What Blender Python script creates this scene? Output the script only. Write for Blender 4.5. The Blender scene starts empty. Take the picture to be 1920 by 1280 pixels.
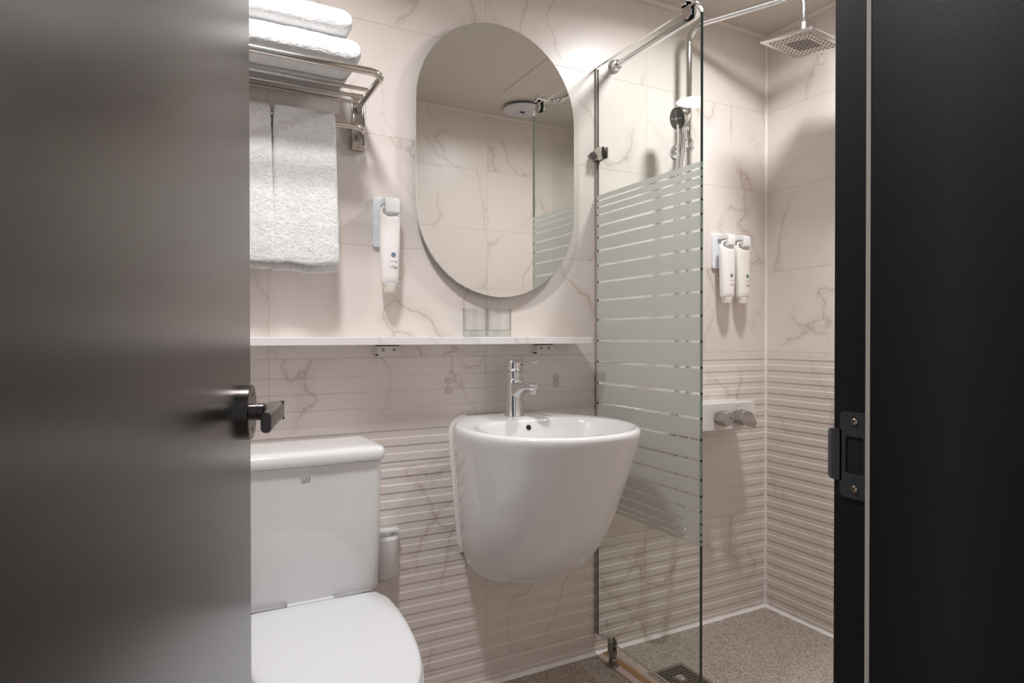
import bpy, bmesh, math, random
from mathutils import Vector, Matrix, Euler
from math import sin, cos, pi, radians

scene = bpy.context.scene
C = scene.collection

# ------------------------------------------------------------------ camera, world, exposure
CAM_Z = 1.027
cd = bpy.data.cameras.new('camera')
cd.lens = 1187.26 / 1920 * 36
cd.sensor_width = 36
cd.clip_start = 0.01
cam = bpy.data.objects.new('camera', cd)
cam.location = (0, 0, CAM_Z)
cam.rotation_euler = (radians(90 - 0.429), radians(0.03), radians(-27.766))
C.objects.link(cam)
scene.camera = cam

world = bpy.data.worlds.new('world')
scene.world = world
world.use_nodes = True
world.node_tree.nodes['Background'].inputs[0].default_value = (0.90, 0.95, 1.0, 1)
world.node_tree.nodes['Background'].inputs[1].default_value = 0.23

scene.view_settings.view_transform = 'Standard'
scene.view_settings.look = 'None'
scene.view_settings.exposure = 1.25
scene.view_settings.gamma = 1.0
scene.view_settings.use_curve_mapping = False
scene.render.film_transparent = False
try:
    scene.cycles.max_bounces = 16
    scene.cycles.diffuse_bounces = 6
    scene.cycles.glossy_bounces = 8
    scene.cycles.transmission_bounces = 12
    scene.cycles.transparent_max_bounces = 16
    scene.cycles.sample_clamp_indirect = 6.0
    scene.cycles.caustics_reflective = False
    scene.cycles.caustics_refractive = False
except Exception:
    pass

# lamps: x, y, watts of each ceiling downlight
LAMPS = [(0.191, 1.010, 4.6, 151), (1.47, 1.16, 4.3, 162)]   # last: beam spread in degrees
LAMP_COL = (0.985, 0.988, 0.992)

# room
WY = 1.683          # back wall
WX = 1.978          # right wall
WL = -0.20          # left wall
WF = 0.385          # front wall, room side
WC = 0.12           # front wall, corridor side
CEIL = 2.161
GX = 1.1946         # shower glass plane

# ------------------------------------------------------------------ node helpers
def new_mat(name):
    m = bpy.data.materials.new(name)
    m.use_nodes = True
    nt = m.node_tree
    return m, nt, nt.nodes['Principled BSDF']

def pset(b, **kw):
    names = {'color': 'Base Color', 'rough': 'Roughness', 'metal': 'Metallic', 'spec': 'Specular IOR Level', 'trans': 'Transmission Weight',
             'ior': 'IOR', 'coat': 'Coat Weight', 'coat_rough': 'Coat Roughness', 'sss': 'Subsurface Weight', 'aniso': 'Anisotropic',
             'sheen': 'Sheen Weight', 'alpha': 'Alpha'}
    for k, v in kw.items():
        s = b.inputs[names[k]]
        s.default_value = (*v, 1) if isinstance(v, tuple) and len(v) == 3 else v

class N:
    """small expression helper over math nodes"""
    def __init__(s, nt): s.nt = nt
    def new(s, t, **kw):
        n = s.nt.nodes.new(t)
        for k, v in kw.items(): setattr(n, k, v)
        return n
    def put(s, sock, v):
        if isinstance(v, bpy.types.NodeSocket): s.nt.links.new(v, sock)
        else: sock.default_value = v
    def m(s, op, a, b=None, c=None):
        n = s.new('ShaderNodeMath', operation=op)
        s.put(n.inputs[0], a)
        if b is not None: s.put(n.inputs[1], b)
        if c is not None: s.put(n.inputs[2], c)
        return n.outputs[0]
    def v(s, op, a, b=None, scale=None):
        n = s.new('ShaderNodeVectorMath', operation=op)
        s.put(n.inputs[0], a)
        if b is not None: s.put(n.inputs[1], b)
        if scale is not None: s.put(n.inputs[3], scale)
        return n.outputs[0]
    def xyz(s, x, y, z):
        n = s.new('ShaderNodeCombineXYZ')
        for i, q in enumerate((x, y, z)): s.put(n.inputs[i], q)
        return n.outputs[0]
    def noise(s, vec, scale, detail=2.0, rough=0.5, dist=0.0, color=False):
        n = s.new('ShaderNodeTexNoise')
        s.put(n.inputs['Vector'], vec); n.inputs['Scale'].default_value = scale
        n.inputs['Detail'].default_value = detail; n.inputs['Roughness'].default_value = rough
        n.inputs['Distortion'].default_value = dist
        return n.outputs['Color' if color else 'Fac']
    def ramp(s, x, a, b, va=0.0, vb=1.0):
        n = s.new('ShaderNodeMapRange', interpolation_type='SMOOTHSTEP')
        s.put(n.inputs[0], x)
        for i, q in zip((1, 2, 3, 4), (a, b, va, vb)): n.inputs[i].default_value = q
        return n.outputs[0]
    def mix(s, f, a, b):
        n = s.new('ShaderNodeMix', data_type='RGBA')
        s.put(n.inputs[0], f)
        s.put(n.inputs[6], (*a, 1) if isinstance(a, tuple) else a)
        s.put(n.inputs[7], (*b, 1) if isinstance(b, tuple) else b)
        return n.outputs[2]
    def bump(s, h, strength, dist):
        n = s.new('ShaderNodeBump')
        n.inputs['Strength'].default_value = strength; n.inputs['Distance'].default_value = dist
        s.put(n.inputs['Height'], h)
        return n.outputs[0]
    def coord(s):
        return s.new('ShaderNodeTexCoord').outputs['Object']

def marble_color(e, p, base, vein, faint, amount=1.0):
    """branching cracks of vein over a soft cloudy ground"""
    w1 = e.v('SCALE', e.v('SUBTRACT', e.noise(p, 3.0, 2.0, 0.5, color=True), (0.5, 0.5, 0.5)), scale=0.42)
    w2 = e.v('SCALE', e.v('SUBTRACT', e.noise(p, 17.0, 3.0, 0.6, color=True), (0.5, 0.5, 0.5)), scale=0.050)
    q = e.v('ADD', e.v('ADD', p, w1), w2)
    mp = e.new('ShaderNodeMapping')
    e.put(mp.inputs[0], q); mp.inputs['Rotation'].default_value = (0.45, 0.55, 0.45)
    mp.inputs['Scale'].default_value = (1.25, 1.0, 0.50)
    def crack(vec, scale):
        vo = e.new('ShaderNodeTexVoronoi', feature='DISTANCE_TO_EDGE')
        e.put(vo.inputs['Vector'], vec); vo.inputs['Scale'].default_value = scale
        return vo.outputs['Distance']
    wid = e.noise(p, 5.0, 2.0)
    d1 = e.m('DIVIDE', crack(mp.outputs[0], 3.1), e.ramp(wid, 0.3, 0.75, 0.45, 1.7))
    d2 = crack(e.v('ADD', mp.outputs[0], (5.3, 1.7, 8.4)), 6.5)
    mask = e.ramp(e.noise(p, 3.4, 2.0), 0.42, 0.58)
    mask2 = e.ramp(e.noise(e.v('ADD', p, (3.0, 9.0, 1.0)), 3.6, 2.0), 0.52, 0.64)
    t1 = e.m('MULTIPLY', e.ramp(d1, 0.0, 0.010, 1.0, 0.0), mask)
    s1 = e.m('MULTIPLY', e.ramp(d1, 0.0, 0.060, 1.0, 0.0), mask)
    t2 = e.m('MULTIPLY', e.ramp(d2, 0.0, 0.022, 1.0, 0.0), mask2)
    cloud = e.ramp(e.noise(p, 2.6, 3.0), 0.35, 0.7)
    col = e.mix(e.m('MULTIPLY', cloud, 0.16), base, faint)
    col = e.mix(e.m('MULTIPLY', s1, 0.55 * amount), col, faint)
    col = e.mix(e.m('MULTIPLY', t2, 0.42 * amount), col, faint)
    col = e.mix(e.m('MULTIPLY', t1, 0.54 * amount), col, vein)
    return col

def tile_mat(name, axis, u0, zoff=0.071, su=0.6, sz=0.3, vertical_shift=0.0):
    m, nt, b = new_mat(name)
    e = N(nt)
    co = e.coord()
    sx = e.new('ShaderNodeSeparateXYZ'); e.put(sx.inputs[0], co)
    u = sx.outputs[axis]; z = sx.outputs[2]
    cu = e.m('DIVIDE', e.m('SUBTRACT', u, u0), su)
    cz = e.m('DIVIDE', e.m('SUBTRACT', z, zoff), sz)
    iu = e.m('FLOOR', cu); iz = e.m('FLOOR', cz)
    off = e.xyz(e.m('MULTIPLY', iu, 3.71), e.m('MULTIPLY', e.m('ADD', iu, iz), 1.93), e.m('MULTIPLY', iz, 2.37))
    p = e.v('ADD', co, off)
    col = marble_color(e, p, (0.745, 0.680, 0.640), (0.42, 0.335, 0.290), (0.62, 0.540, 0.497))
    du = e.m('MULTIPLY', e.m('ABSOLUTE', e.m('SUBTRACT', cu, e.m('ROUND', cu))), su)
    dz = e.m('MULTIPLY', e.m('ABSOLUTE', e.m('SUBTRACT', cz, e.m('ROUND', cz))), sz)
    d = e.m('MINIMUM', du, dz)
    j = e.ramp(d, 0.0003, 0.0011, 1.0, 0.0)
    col = e.mix(e.m('MULTIPLY', j, 0.55), col, (0.40, 0.32, 0.27))
    nt.links.new(col, b.inputs['Base Color'])
    pset(b, rough=0.34, spec=0.45)
    h = e.m('SUBTRACT', 1.0, j)
    nt.links.new(e.bump(h, 0.5, 0.0008), b.inputs['Normal'])
    return m

def simple(name, color, rough=0.4, metal=0.0, bump=None, spec=0.5, coat=0.0, var=0.04, vscale=30, **kw):
    """procedural material: slight colour variation, optional bump (scale, strength, distance)"""
    m, nt, b = new_mat(name)
    e = N(nt)
    co = e.coord()
    n = e.noise(co, vscale, 3.0)
    c2 = tuple(max(0, min(1, q * (1 - var))) for q in color)
    nt.links.new(e.mix(n, color, c2), b.inputs['Base Color'])
    pset(b, rough=rough, metal=metal, spec=spec, coat=coat, **kw)
    if bump:
        h = e.noise(co, bump[0], 3.0, 0.6)
        nt.links.new(e.bump(h, bump[1], bump[2]), b.inputs['Normal'])
    return m

M = {}
M['wall_x'] = tile_mat('marble_tile_back', 0, 0.199)
M['wall_y'] = tile_mat('marble_tile_side', 1, 1.083)
M['ceramic'] = simple('white_ceramic', (0.765, 0.755, 0.76), 0.10, spec=0.55, coat=0.25, var=0.015, vscale=6)
M['seat_plastic'] = simple('white_seat_plastic', (0.675, 0.68, 0.695), 0.24, var=0.01)
M['sealant'] = simple('white_sealant', (0.86, 0.84, 0.82), 0.5, var=0.06, vscale=60, bump=(120, 0.4, 0.001))
M['chrome'] = simple('chrome', (0.80, 0.80, 0.81), 0.06, 1.0, var=0.02)
M['chrome_soft'] = simple('chrome_satin_wet', (0.70, 0.70, 0.70), 0.22, 1.0, var=0.05)
M['steel'] = simple('stainless_steel', (0.60, 0.56, 0.52), 0.17, 1.0, var=0.05)
M['knob'] = simple('knob_chrome', (0.50, 0.48, 0.47), 0.16, 1.0, var=0.1)
M['steel_dark'] = simple('dull_steel', (0.30, 0.285, 0.27), 0.33, 1.0, var=0.1, bump=(60, 0.3, 0.0005))
M['white_plastic'] = simple('white_plastic', (0.80, 0.79, 0.79), 0.3, var=0.01)
M['grey_white_plastic'] = simple('pale_blue_white_plastic', (0.76, 0.79, 0.83), 0.3, var=0.01)
M['bottle'] = simple('bottle_white', (0.86, 0.82, 0.81), 0.35, var=0.01)
M['bottle_cream'] = simple('bottle_cream', (0.80, 0.77, 0.70), 0.35, var=0.01)
M['cap'] = simple('translucent_cap', (0.78, 0.74, 0.66), 0.35, var=0.02)
M['dot_blue'] = simple('printed_blue', (0.17, 0.22, 0.34), 0.5)
M['dot_grey'] = simple('printed_mauve', (0.20, 0.165, 0.19), 0.5)
M['dot_green'] = simple('printed_green', (0.085, 0.19, 0.14), 0.5)
M['print_grey'] = simple('printed_grey', (0.30, 0.28, 0.29), 0.5)
M['print_red'] = simple('printed_red', (0.65, 0.10, 0.08), 0.5)
M['print_blue'] = simple('printed_navy', (0.06, 0.08, 0.16), 0.5)
M['black_rubber'] = simple('black_rubber', (0.012, 0.011, 0.010), 0.5)
M['hole'] = simple('dark_hole', (0.008, 0.007, 0.006), 0.8)
M['spray_face'] = simple('black_spray_face', (0.022, 0.020, 0.019), 0.3)
M['nozzle'] = simple('grey_nozzle', (0.10, 0.085, 0.075), 0.5)
M['nozzle_white'] = simple('pale_nozzle', (0.62, 0.60, 0.57), 0.4)
M['frame_black'] = simple('black_powder_coat', (0.0125, 0.0120, 0.0125), 0.42, bump=(900, 0.35, 0.0004), var=0.2, vscale=200)
M['gasket'] = simple('beige_gasket', (0.66, 0.58, 0.50), 0.6)
M['strike'] = simple('dark_strike_metal', (0.085, 0.085, 0.090), 0.40, 0.3)
M['brass_screw'] = simple('brass_screw', (0.42, 0.33, 0.25), 0.3, 1.0)
M['handle'] = simple('dark_bronze_nickel', (0.135, 0.118, 0.112), 0.24, 1.0, var=0.06)
M['brown_strip'] = simple('brown_wood_strip', (0.30, 0.165, 0.060), 0.55, var=0.35, vscale=40)
M['ceiling'] = simple('ceiling_panel', (0.62, 0.575, 0.52), 0.42, var=0.02)
M['molding'] = simple('ceiling_molding', (0.70, 0.64, 0.59), 0.4)
M['corridor'] = simple('corridor_paint', (0.35, 0.34, 0.33), 0.7)
M['vent'] = simple('grey_white_vent', (0.62, 0.62, 0.66), 0.4)

def leaf_mat():
    m, nt, b = new_mat('brushed_dark_metal_sheet')
    e = N(nt); co = e.coord()
    mp = e.new('ShaderNodeMapping'); e.put(mp.inputs[0], co); mp.inputs['Scale'].default_value = (1, 1, 0.02)
    n = e.noise(mp.outputs[0], 700, 2.0)
    smudge = e.noise(co, 5.0, 3.0)
    nt.links.new(e.mix(n, (0.105, 0.099, 0.097), (0.092, 0.087, 0.085)), b.inputs['Base Color'])
    r = e.m('ADD', 0.25, e.m('MULTIPLY', smudge, 0.015))
    nt.links.new(r, b.inputs['Roughness'])
    pset(b, metal=1.0)
    nt.links.new(e.bump(n, 0.02, 0.0001), b.inputs['Normal'])
    return m
M['leaf'] = leaf_mat()

def shelf_mat():
    m, nt, b = new_mat('white_marble_slab')
    e = N(nt); co = e.coord()
    p = e.v('MULTIPLY', co, (2.0, 2.0, 2.0))
    nt.links.new(marble_color(e, p, (0.82, 0.79, 0.785), (0.45, 0.42, 0.42), (0.68, 0.65, 0.65), 0.8), b.inputs['Base Color'])
    pset(b, rough=0.25)
    return m
M['shelf'] = shelf_mat()

def granite():
    m, nt, b = new_mat('granite_floor')
    e = N(nt); co = e.coord()
    n = e.noise(co, 260, 2.0, 0.8)
    n2 = e.noise(co, 110, 2.0, 0.6)
    big = e.noise(co, 7, 3.0)
    vo = e.new('ShaderNodeTexVoronoi'); e.put(vo.inputs['Vector'], co); vo.inputs['Scale'].default_value = 420
    sc_ = e.new('ShaderNodeSeparateXYZ'); e.put(sc_.inputs[0], vo.outputs['Color'])
    f = e.ramp(sc_.outputs[0], 0.05, 0.95)
    col = e.mix(f, (0.13, 0.105, 0.085), (0.64, 0.56, 0.49))
    col = e.mix(e.m('MULTIPLY', e.ramp(n2, 0.4, 0.7), 0.4), col, (0.36, 0.31, 0.27))
    col = e.mix(e.m('MULTIPLY', big, 0.25), col, (0.45, 0.39, 0.35))
    nt.links.new(col, b.inputs['Base Color'])
    pset(b, rough=0.55)
    nt.links.new(e.bump(n, 0.15, 0.0004), b.inputs['Normal'])
    return m
M['granite'] = granite()
M['grout'] = simple('pale_grout', (0.50, 0.42, 0.35), 0.8)
M['threshold'] = simple('pink_stone', (0.44, 0.345, 0.295), 0.55, var=0.35, vscale=260)

def terry():
    m, nt, b = new_mat('white_terry')
    e = N(nt); co = e.coord()
    n = e.noise(co, 420, 3.0, 0.7)
    n2 = e.noise(co, 130, 3.0, 0.6)
    nt.links.new(e.mix(e.ramp(n2, 0.3, 0.7), (0.86, 0.86, 0.865), (0.76, 0.755, 0.755)), b.inputs['Base Color'])
    pset(b, rough=0.95, spec=0.1, sheen=0.35)
    h = e.m('ADD', n, e.m('MULTIPLY', n2, 1.5))
    nt.links.new(e.bump(h, 0.9, 0.0022), b.inputs['Normal'])
    return m
M['terry'] = terry()

def glass_mat(name, tint, edge=None):
    m = bpy.data.materials.new(name); m.use_nodes = True
    nt = m.node_tree; nt.nodes.clear(); e = N(nt)
    out = e.new('ShaderNodeOutputMaterial')
    tr = e.new('ShaderNodeBsdfTransparent'); tr.inputs[0].default_value = (*tint, 1)
    gl = e.new('ShaderNodeBsdfGlossy'); gl.inputs['Roughness'].default_value = 0.0
    # Schlick reflectance, the same from either side of the pane
    geo = e.new('ShaderNodeNewGeometry')
    dt = e.new('ShaderNodeVectorMath', operation='DOT_PRODUCT')
    nt.links.new(geo.outputs['Incoming'], dt.inputs[0]); nt.links.new(geo.outputs['Normal'], dt.inputs[1])
    c1 = e.m('SUBTRACT', 1.0, e.m('MINIMUM', e.m('ABSOLUTE', dt.outputs['Value']), 1.0))
    fr_ = e.m('ADD', 0.036, e.m('MULTIPLY', e.m('POWER', c1, 5.0), 0.964))
    if edge:      # darker tint edge-on stands in for refraction at the silhouette
        nt.links.new(e.mix(e.m('POWER', c1, 4.0), tint, edge), tr.inputs[0])
    mx = e.new('ShaderNodeMixShader')
    nt.links.new(fr_, mx.inputs[0]); nt.links.new(tr.outputs[0], mx.inputs[1]); nt.links.new(gl.outputs[0], mx.inputs[2])
    nt.links.new(mx.outputs[0], out.inputs[0])
    return m
M['glass'] = glass_mat('pale_green_glass', (0.955, 0.975, 0.962))

def real_glass():
    m, nt, b = new_mat('tumbler_glass')
    e = N(nt)
    pset(b, color=(0.97, 0.99, 0.98), rough=0.0, trans=1.0, ior=1.45)
    return m
M['tumbler'] = glass_mat('tumbler_glass', (0.975, 0.98, 0.978), (0.35, 0.38, 0.365))
M['tumbler_base'] = glass_mat('tumbler_base_glass', (0.90, 0.925, 0.91), (0.30, 0.36, 0.33))

def film():
    m = bpy.data.materials.new('frosted_film'); m.use_nodes = True
    nt = m.node_tree; nt.nodes.clear(); e = N(nt)
    out = e.new('ShaderNodeOutputMaterial')
    tl = e.new('ShaderNodeBsdfTranslucent'); tl.inputs[0].default_value = (0.92, 0.925, 0.895, 1)
    df = e.new('ShaderNodeBsdfDiffuse'); df.inputs[0].default_value = (0.70, 0.70, 0.67, 1)
    tr = e.new('ShaderNodeBsdfRefraction'); tr.inputs['Roughness'].default_value = 0.55; tr.inputs['IOR'].default_value = 1.02
    tr.inputs[0].default_value = (0.92, 0.93, 0.905, 1)
    a = e.new('ShaderNodeMixShader'); a.inputs[0].default_value = 0.40
    nt.links.new(tl.outputs[0], a.inputs[1]); nt.links.new(df.outputs[0], a.inputs[2])
    c = e.new('ShaderNodeMixShader'); c.inputs[0].default_value = 0.18
    nt.links.new(a.outputs[0], c.inputs[1]); nt.links.new(tr.outputs[0], c.inputs[2])
    nt.links.new(c.outputs[0], out.inputs[0])
    return m
M['film'] = film()
M['edge_dark'] = simple('glass_edge_dark_green', (0.010, 0.026, 0.020), 0.15)
M['edge_lit_back'] = simple('glass_edge_lit_back', (0.50, 0.60, 0.55), 0.3)  # light seen through the glass edge from behind, put into a pale colour
M['edge_light'] = simple('glass_edge_frosted_green', (0.17, 0.27, 0.215), 0.45)

def mirror_mat():
    m, nt, b = new_mat('mirror_silver')
    e = N(nt)
    n = e.noise(e.coord(), 4, 2)
    nt.links.new(e.mix(n, (0.80, 0.805, 0.79), (0.79, 0.80, 0.785)), b.inputs['Base Color'])
    pset(b, rough=0.0, metal=1.0)
    return m
M['mirror'] = mirror_mat()

def emit_mat(name, col, strength):
    m = bpy.data.materials.new(name); m.use_nodes = True
    nt = m.node_tree; nt.nodes.clear(); e = N(nt)
    out = e.new('ShaderNodeOutputMaterial'); em = e.new('ShaderNodeEmission')
    em.inputs[0].default_value = (*col, 1); em.inputs[1].default_value = strength
    nt.links.new(em.outputs[0], out.inputs[0])
    return m

# ------------------------------------------------------------------ object helpers
def tag(o, label=None, cat=None, group=None, kind=None):
    if label: o['label'] = label
    if cat: o['category'] = cat
    if group: o['group'] = group
    if kind: o['kind'] = kind
    return o

def empty(name, loc, label=None, cat=None, group=None, kind=None):
    o = bpy.data.objects.new(name, None); C.objects.link(o)
    o.empty_display_size = 0.05
    o.location = loc
    return tag(o, label, cat, group, kind)

class MB:
    """collects shapes in world coordinates; build() links them as ONE mesh object"""
    def __init__(s): s.v = []; s.f = []; s.mi = []
    def add(s, vs, fs, mi=0):
        k = len(s.v); s.v += [tuple(q) for q in vs]
        for f in fs: s.f.append([k + i for i in f]); s.mi.append(mi)
        return s
    def box(s, x0, x1, y0, y1, z0, z1, mi=0):
        vs = [(x, y, z) for z in (z0, z1) for y in (y0, y1) for x in (x0, x1)]
        return s.add(vs, [(0, 2, 3, 1), (4, 5, 7, 6), (0, 1, 5, 4), (2, 6, 7, 3), (0, 4, 6, 2), (1, 3, 7, 5)], mi)
    def rings(s, rs, cap0=True, cap1=True, closed=True, mi=0):
        n = len(rs[0]); vs = [p for r in rs for p in r]; fs = []
        for i in range(len(rs) - 1):
            for j in range(n if closed else n - 1):
                a = i * n + j; b_ = i * n + (j + 1) % n
                fs.append((a, b_, b_ + n, a + n))
        if cap0: fs.append(tuple(range(n))[::-1])
        if cap1: fs.append(tuple(range((len(rs) - 1) * n, len(rs) * n)))
        return s.add(vs, fs, mi)
    def lathe(s, prof, origin, axis=(0, 0, 1), seg=40, mi=0, cap0=True, cap1=True):
        """prof: (r, h) list along axis from origin"""
        ax = Vector(axis).normalized()
        t = Vector((1, 0, 0)) if abs(ax.x) < 0.9 else Vector((0, 1, 0))
        u = (t - ax * t.dot(ax)).normalized(); w = ax.cross(u); o = Vector(origin)
        rs = []
        for r, h in prof:
            rs.append([o + ax * h + (u * cos(2 * pi * k / seg) + w * sin(2 * pi * k / seg)) * max(r, 1e-5) for k in range(seg)])
        return s.rings(rs, cap0, cap1, mi=mi)
    def tube(s, pts, r, seg=16, mi=0, cap=True):
        pts = [Vector(p) for p in pts]
        rr = r if isinstance(r, (list, tuple)) else [r] * len(pts)
        T = []
        for i in range(len(pts)):
            a = pts[max(i - 1, 0)]; b_ = pts[min(i + 1, len(pts) - 1)]
            T.append((b_ - a).normalized())
        t0 = T[0]; ref = Vector((0, 0, 1)) if abs(t0.z) < 0.9 else Vector((1, 0, 0))
        u = (ref - t0 * ref.dot(t0)).normalized()
        rs = []
        for i, p in enumerate(pts):
            u = (u - T[i] * u.dot(T[i])).normalized(); w = T[i].cross(u)
            rs.append([p + (u * cos(2 * pi * k / seg) + w * sin(2 * pi * k / seg)) * rr[i] for k in range(seg)])
        return s.rings(rs, cap, cap, mi=mi)
    def prism(s, outline, d, mi=0, frac=None):
        """outline: closed list of 3-D points, extruded by vector d"""
        d = Vector(d); a = [Vector(p) for p in outline]
        return s.rings([a, [p + d for p in a]], mi=mi)
    def build(s, name, mats, parent=None, smooth=35, bevel=0.0, bseg=2, bangle=40):
        me = bpy.data.meshes.new(name)
        P0 = Vector(parent_world(parent)) if parent else Vector((0, 0, 0))
        me.from_pydata([tuple(Vector(q) - P0) for q in s.v], [], s.f)
        for m in (mats if isinstance(mats, (list, tuple)) else [mats]): me.materials.append(m)
        for p, k in zip(me.polygons, s.mi): p.material_index = k
        bm = bmesh.new(); bm.from_mesh(me)
        bmesh.ops.recalc_face_normals(bm, faces=bm.faces); bm.to_mesh(me); bm.free()
        me.validate()
        o = bpy.data.objects.new(name, me); C.objects.link(o)
        if parent: o.parent = parent
        if smooth:
            me.shade_smooth()
            me.set_sharp_from_angle(angle=radians(smooth))
        if bevel:
            bv = o.modifiers.new('bevel', 'BEVEL'); bv.width = bevel; bv.segments = bseg
            bv.limit_method = 'ANGLE'; bv.angle_limit = radians(bangle); bv.harden_normals = False
            for p in me.polygons: p.use_smooth = True
            me.set_sharp_from_angle(angle=radians(80))
        return o

def parent_world(o):
    l = Vector((0, 0, 0))
    while o:
        l = l + o.location; o = o.parent
    return l

def fillet(pts, r, n=8):
    """polyline with rounded corners; r one radius or list per inner corner"""
    pts = [Vector(p) for p in pts]; out = [pts[0]]
    for i in range(1, len(pts) - 1):
        rad = r[i - 1] if isinstance(r, (list, tuple)) else r
        a = (pts[i - 1] - pts[i]); b_ = (pts[i + 1] - pts[i])
        la, lb = a.length, b_.length; a.normalize(); b_.normalize()
        ang = a.angle(b_); t = min(rad / math.tan(ang / 2), la * 0.49 if i > 1 else la * 0.98, lb * 0.98 if i == len(pts) - 2 else lb * 0.49)
        rad2 = t * math.tan(ang / 2)
        c = pts[i] + (a + b_).normalized() * (rad2 / sin(ang / 2))
        p0 = pts[i] + a * t; p1 = pts[i] + b_ * t
        v0 = p0 - c; v1 = p1 - c; tot = v0.angle(v1)
        for k in range(n + 1):
            f = k / n
            out.append(c + (v0 * sin((1 - f) * tot) + v1 * sin(f * tot)) / sin(tot))
    out.append(pts[-1])
    return out

def superellipse(cx, cy, a, b, n=2.0, seg=48, z=0):
    out = []
    for k in range(seg):
        t = 2 * pi * k / seg; c, s_ = cos(t), sin(t)
        out.append((cx + a * math.copysign(abs(c) ** (2 / n), c), cy + b * math.copysign(abs(s_) ** (2 / n), s_), z))
    return out

def rrect(u0, u1, v0, v1, r, n=5):
    """rounded rectangle outline in 2-D"""
    o = []
    for cx, cy, a0 in ((u1 - r, v1 - r, 0), (u0 + r, v1 - r, 90), (u0 + r, v0 + r, 180), (u1 - r, v0 + r, 270)):
        for k in range(n + 1):
            a = radians(a0 + 90 * k / n); o.append((cx + r * cos(a), cy + r * sin(a)))
    return o

def copy_tree(o, parent=None):
    c = o.copy(); C.objects.link(c); c.parent = parent
    for ch in list(o.children): copy_tree(ch, c)
    return c

# ------------------------------------------------------------------ structure
def rib_profile(zlo, zhi):
    """(z, depth) pairs top to bottom: raised strips with a dark step below and a soft slope above"""
    pts = [(zhi, 0.0)]
    for row in range(4):
        joint = 0.971 - 0.3 * row
        for k in range(7):
            g = joint - 0.0275 - 0.0429 * k
            if g - 0.03 < zlo: continue
            pts += [(g, 0.0), (g - 0.0005, 0.0019), (g - 0.0205, 0.0017), (g - 0.0240, 0.0)]
    pts.append((zlo, 0.0))
    return pts

prof = rib_profile(0.0, CEIL + 0.02)
b = MB()
vs = [(x, WY + d, z) for z, d in prof for x in (WL - 0.05, WX + 0.01)]
b.add(vs, [(2 * i, 2 * i + 1, 2 * i + 3, 2 * i + 2) for i in range(len(prof) - 1)])
b.box(WL - 0.05, WX + 0.05, WY + 0.012, WY + 0.10, -0.05, CEIL + 0.05)
tag(b.build('wall_back', M['wall_x'], smooth=0), kind='structure')

b = MB()
vs = [(WX + d, y, z) for z, d in prof for y in (WC, WY + 0.01)]
b.add(vs, [(2 * i, 2 * i + 1, 2 * i + 3, 2 * i + 2) for i in range(len(prof) - 1)])
b.box(WX + 0.012, WX + 0.10, WC, WY + 0.05, -0.05, CEIL + 0.05)
tag(b.build('wall_right', M['wall_y'], smooth=0), kind='structure')

b = MB(); b.box(WL - 0.10, WL, WC, WY + 0.05, -0.05, CEIL + 0.05)
tag(b.build('wall_left', M['wall_y'], smooth=0), kind='structure')

JR = 0.492   # right jamb face
JL = -0.118  # left jamb face
HEAD = 2.04
b = MB()
for (x0, x1, z0, z1) in ((WL - 0.1, JL - 0.07, -0.05, CEIL + 0.05), (JR + 0.108, WX + 0.10, -0.05, CEIL + 0.05), (JL - 0.07, JR + 0.108, HEAD + 0.05, CEIL + 0.05)):
    b.box(x0, x1, WC, WF - 0.004, z0, z1, 1)
    b.box(x0 if x0 > WL else WL, min(x1, WX), WF - 0.004, WF, max(z0, 0), min(z1, CEIL), 0)
tag(b.build('wall_front', [M['wall_x'], M['corridor']], smooth=0), kind='structure')

b = MB(); b.box(WL - 0.1, WX + 0.1, WC, WY + 0.1, CEIL, CEIL + 0.06)
ce = tag(b.build('ceiling', M['ceiling'], smooth=0), kind='structure')
b = MB(); b.box(1.3335, 1.3365, 0.694, WY, CEIL - 0.0006, CEIL + 0.001)
b.build('panel_seam', simple('seam_shadow', (0.30, 0.27, 0.24), 0.7), ce, smooth=0)

b = MB(); b.box(WL - 0.1, WX + 0.1, -1.6, WY + 0.1, -0.06, 0.0)
fl = tag(b.build('floor', M['granite'], smooth=0), kind='structure')
# pale grout lines set flush into the floor
b = MB()
def gline(x0, y0, x1, y1, w=0.0022):
    d = Vector((x1 - x0, y1 - y0, 0)).normalized(); n = Vector((-d.y, d.x, 0)) * w / 2
    p, q = Vector((x0, y0, 0)), Vector((x1, y1, 0))
    b.prism([p - n + Vector((0, 0, -0.002)), p + n + Vector((0, 0, -0.002)), q + n + Vector((0, 0, -0.002)), q - n + Vector((0, 0, -0.002))], (0, 0, 0.0026))
gline(1.104, WF, 1.104, WY); gline(0.804, WF, 0.804, WY); gline(0.504, WF, 0.504, WY); gline(0.204, WF, 0.204, WY)
gline(WL, 1.083, 1.19, 1.083); gline(WL, 0.78, 1.19, 0.78)
gline(1.5585, WY - 0.005, 1.398, 1.510); gline(1.398, 1.355, WX, 1.355); gline(1.663, WF, 1.663, 1.355); gline(1.663, 1.355, 1.663, 1.42)
gline(1.2565, WF, 1.2565, WY, 0.004)
b.build('grout_line', M['grout'], fl, smooth=0)

b = MB(); b.box(1.186, 1.2145, WF, WY, -0.01, 0.0008); b.box(1.238, 1.2545, WF, WY, -0.01, 0.0008)
tag(b.build('trim_1', M['threshold'], smooth=0), kind='structure')
b = MB(); b.box(1.2145, 1.238, WF, WY - 0.002, -0.008, 0.0016)
tag(b.build('trim_2', M['brown_strip'], smooth=0), kind='structure')

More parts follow.
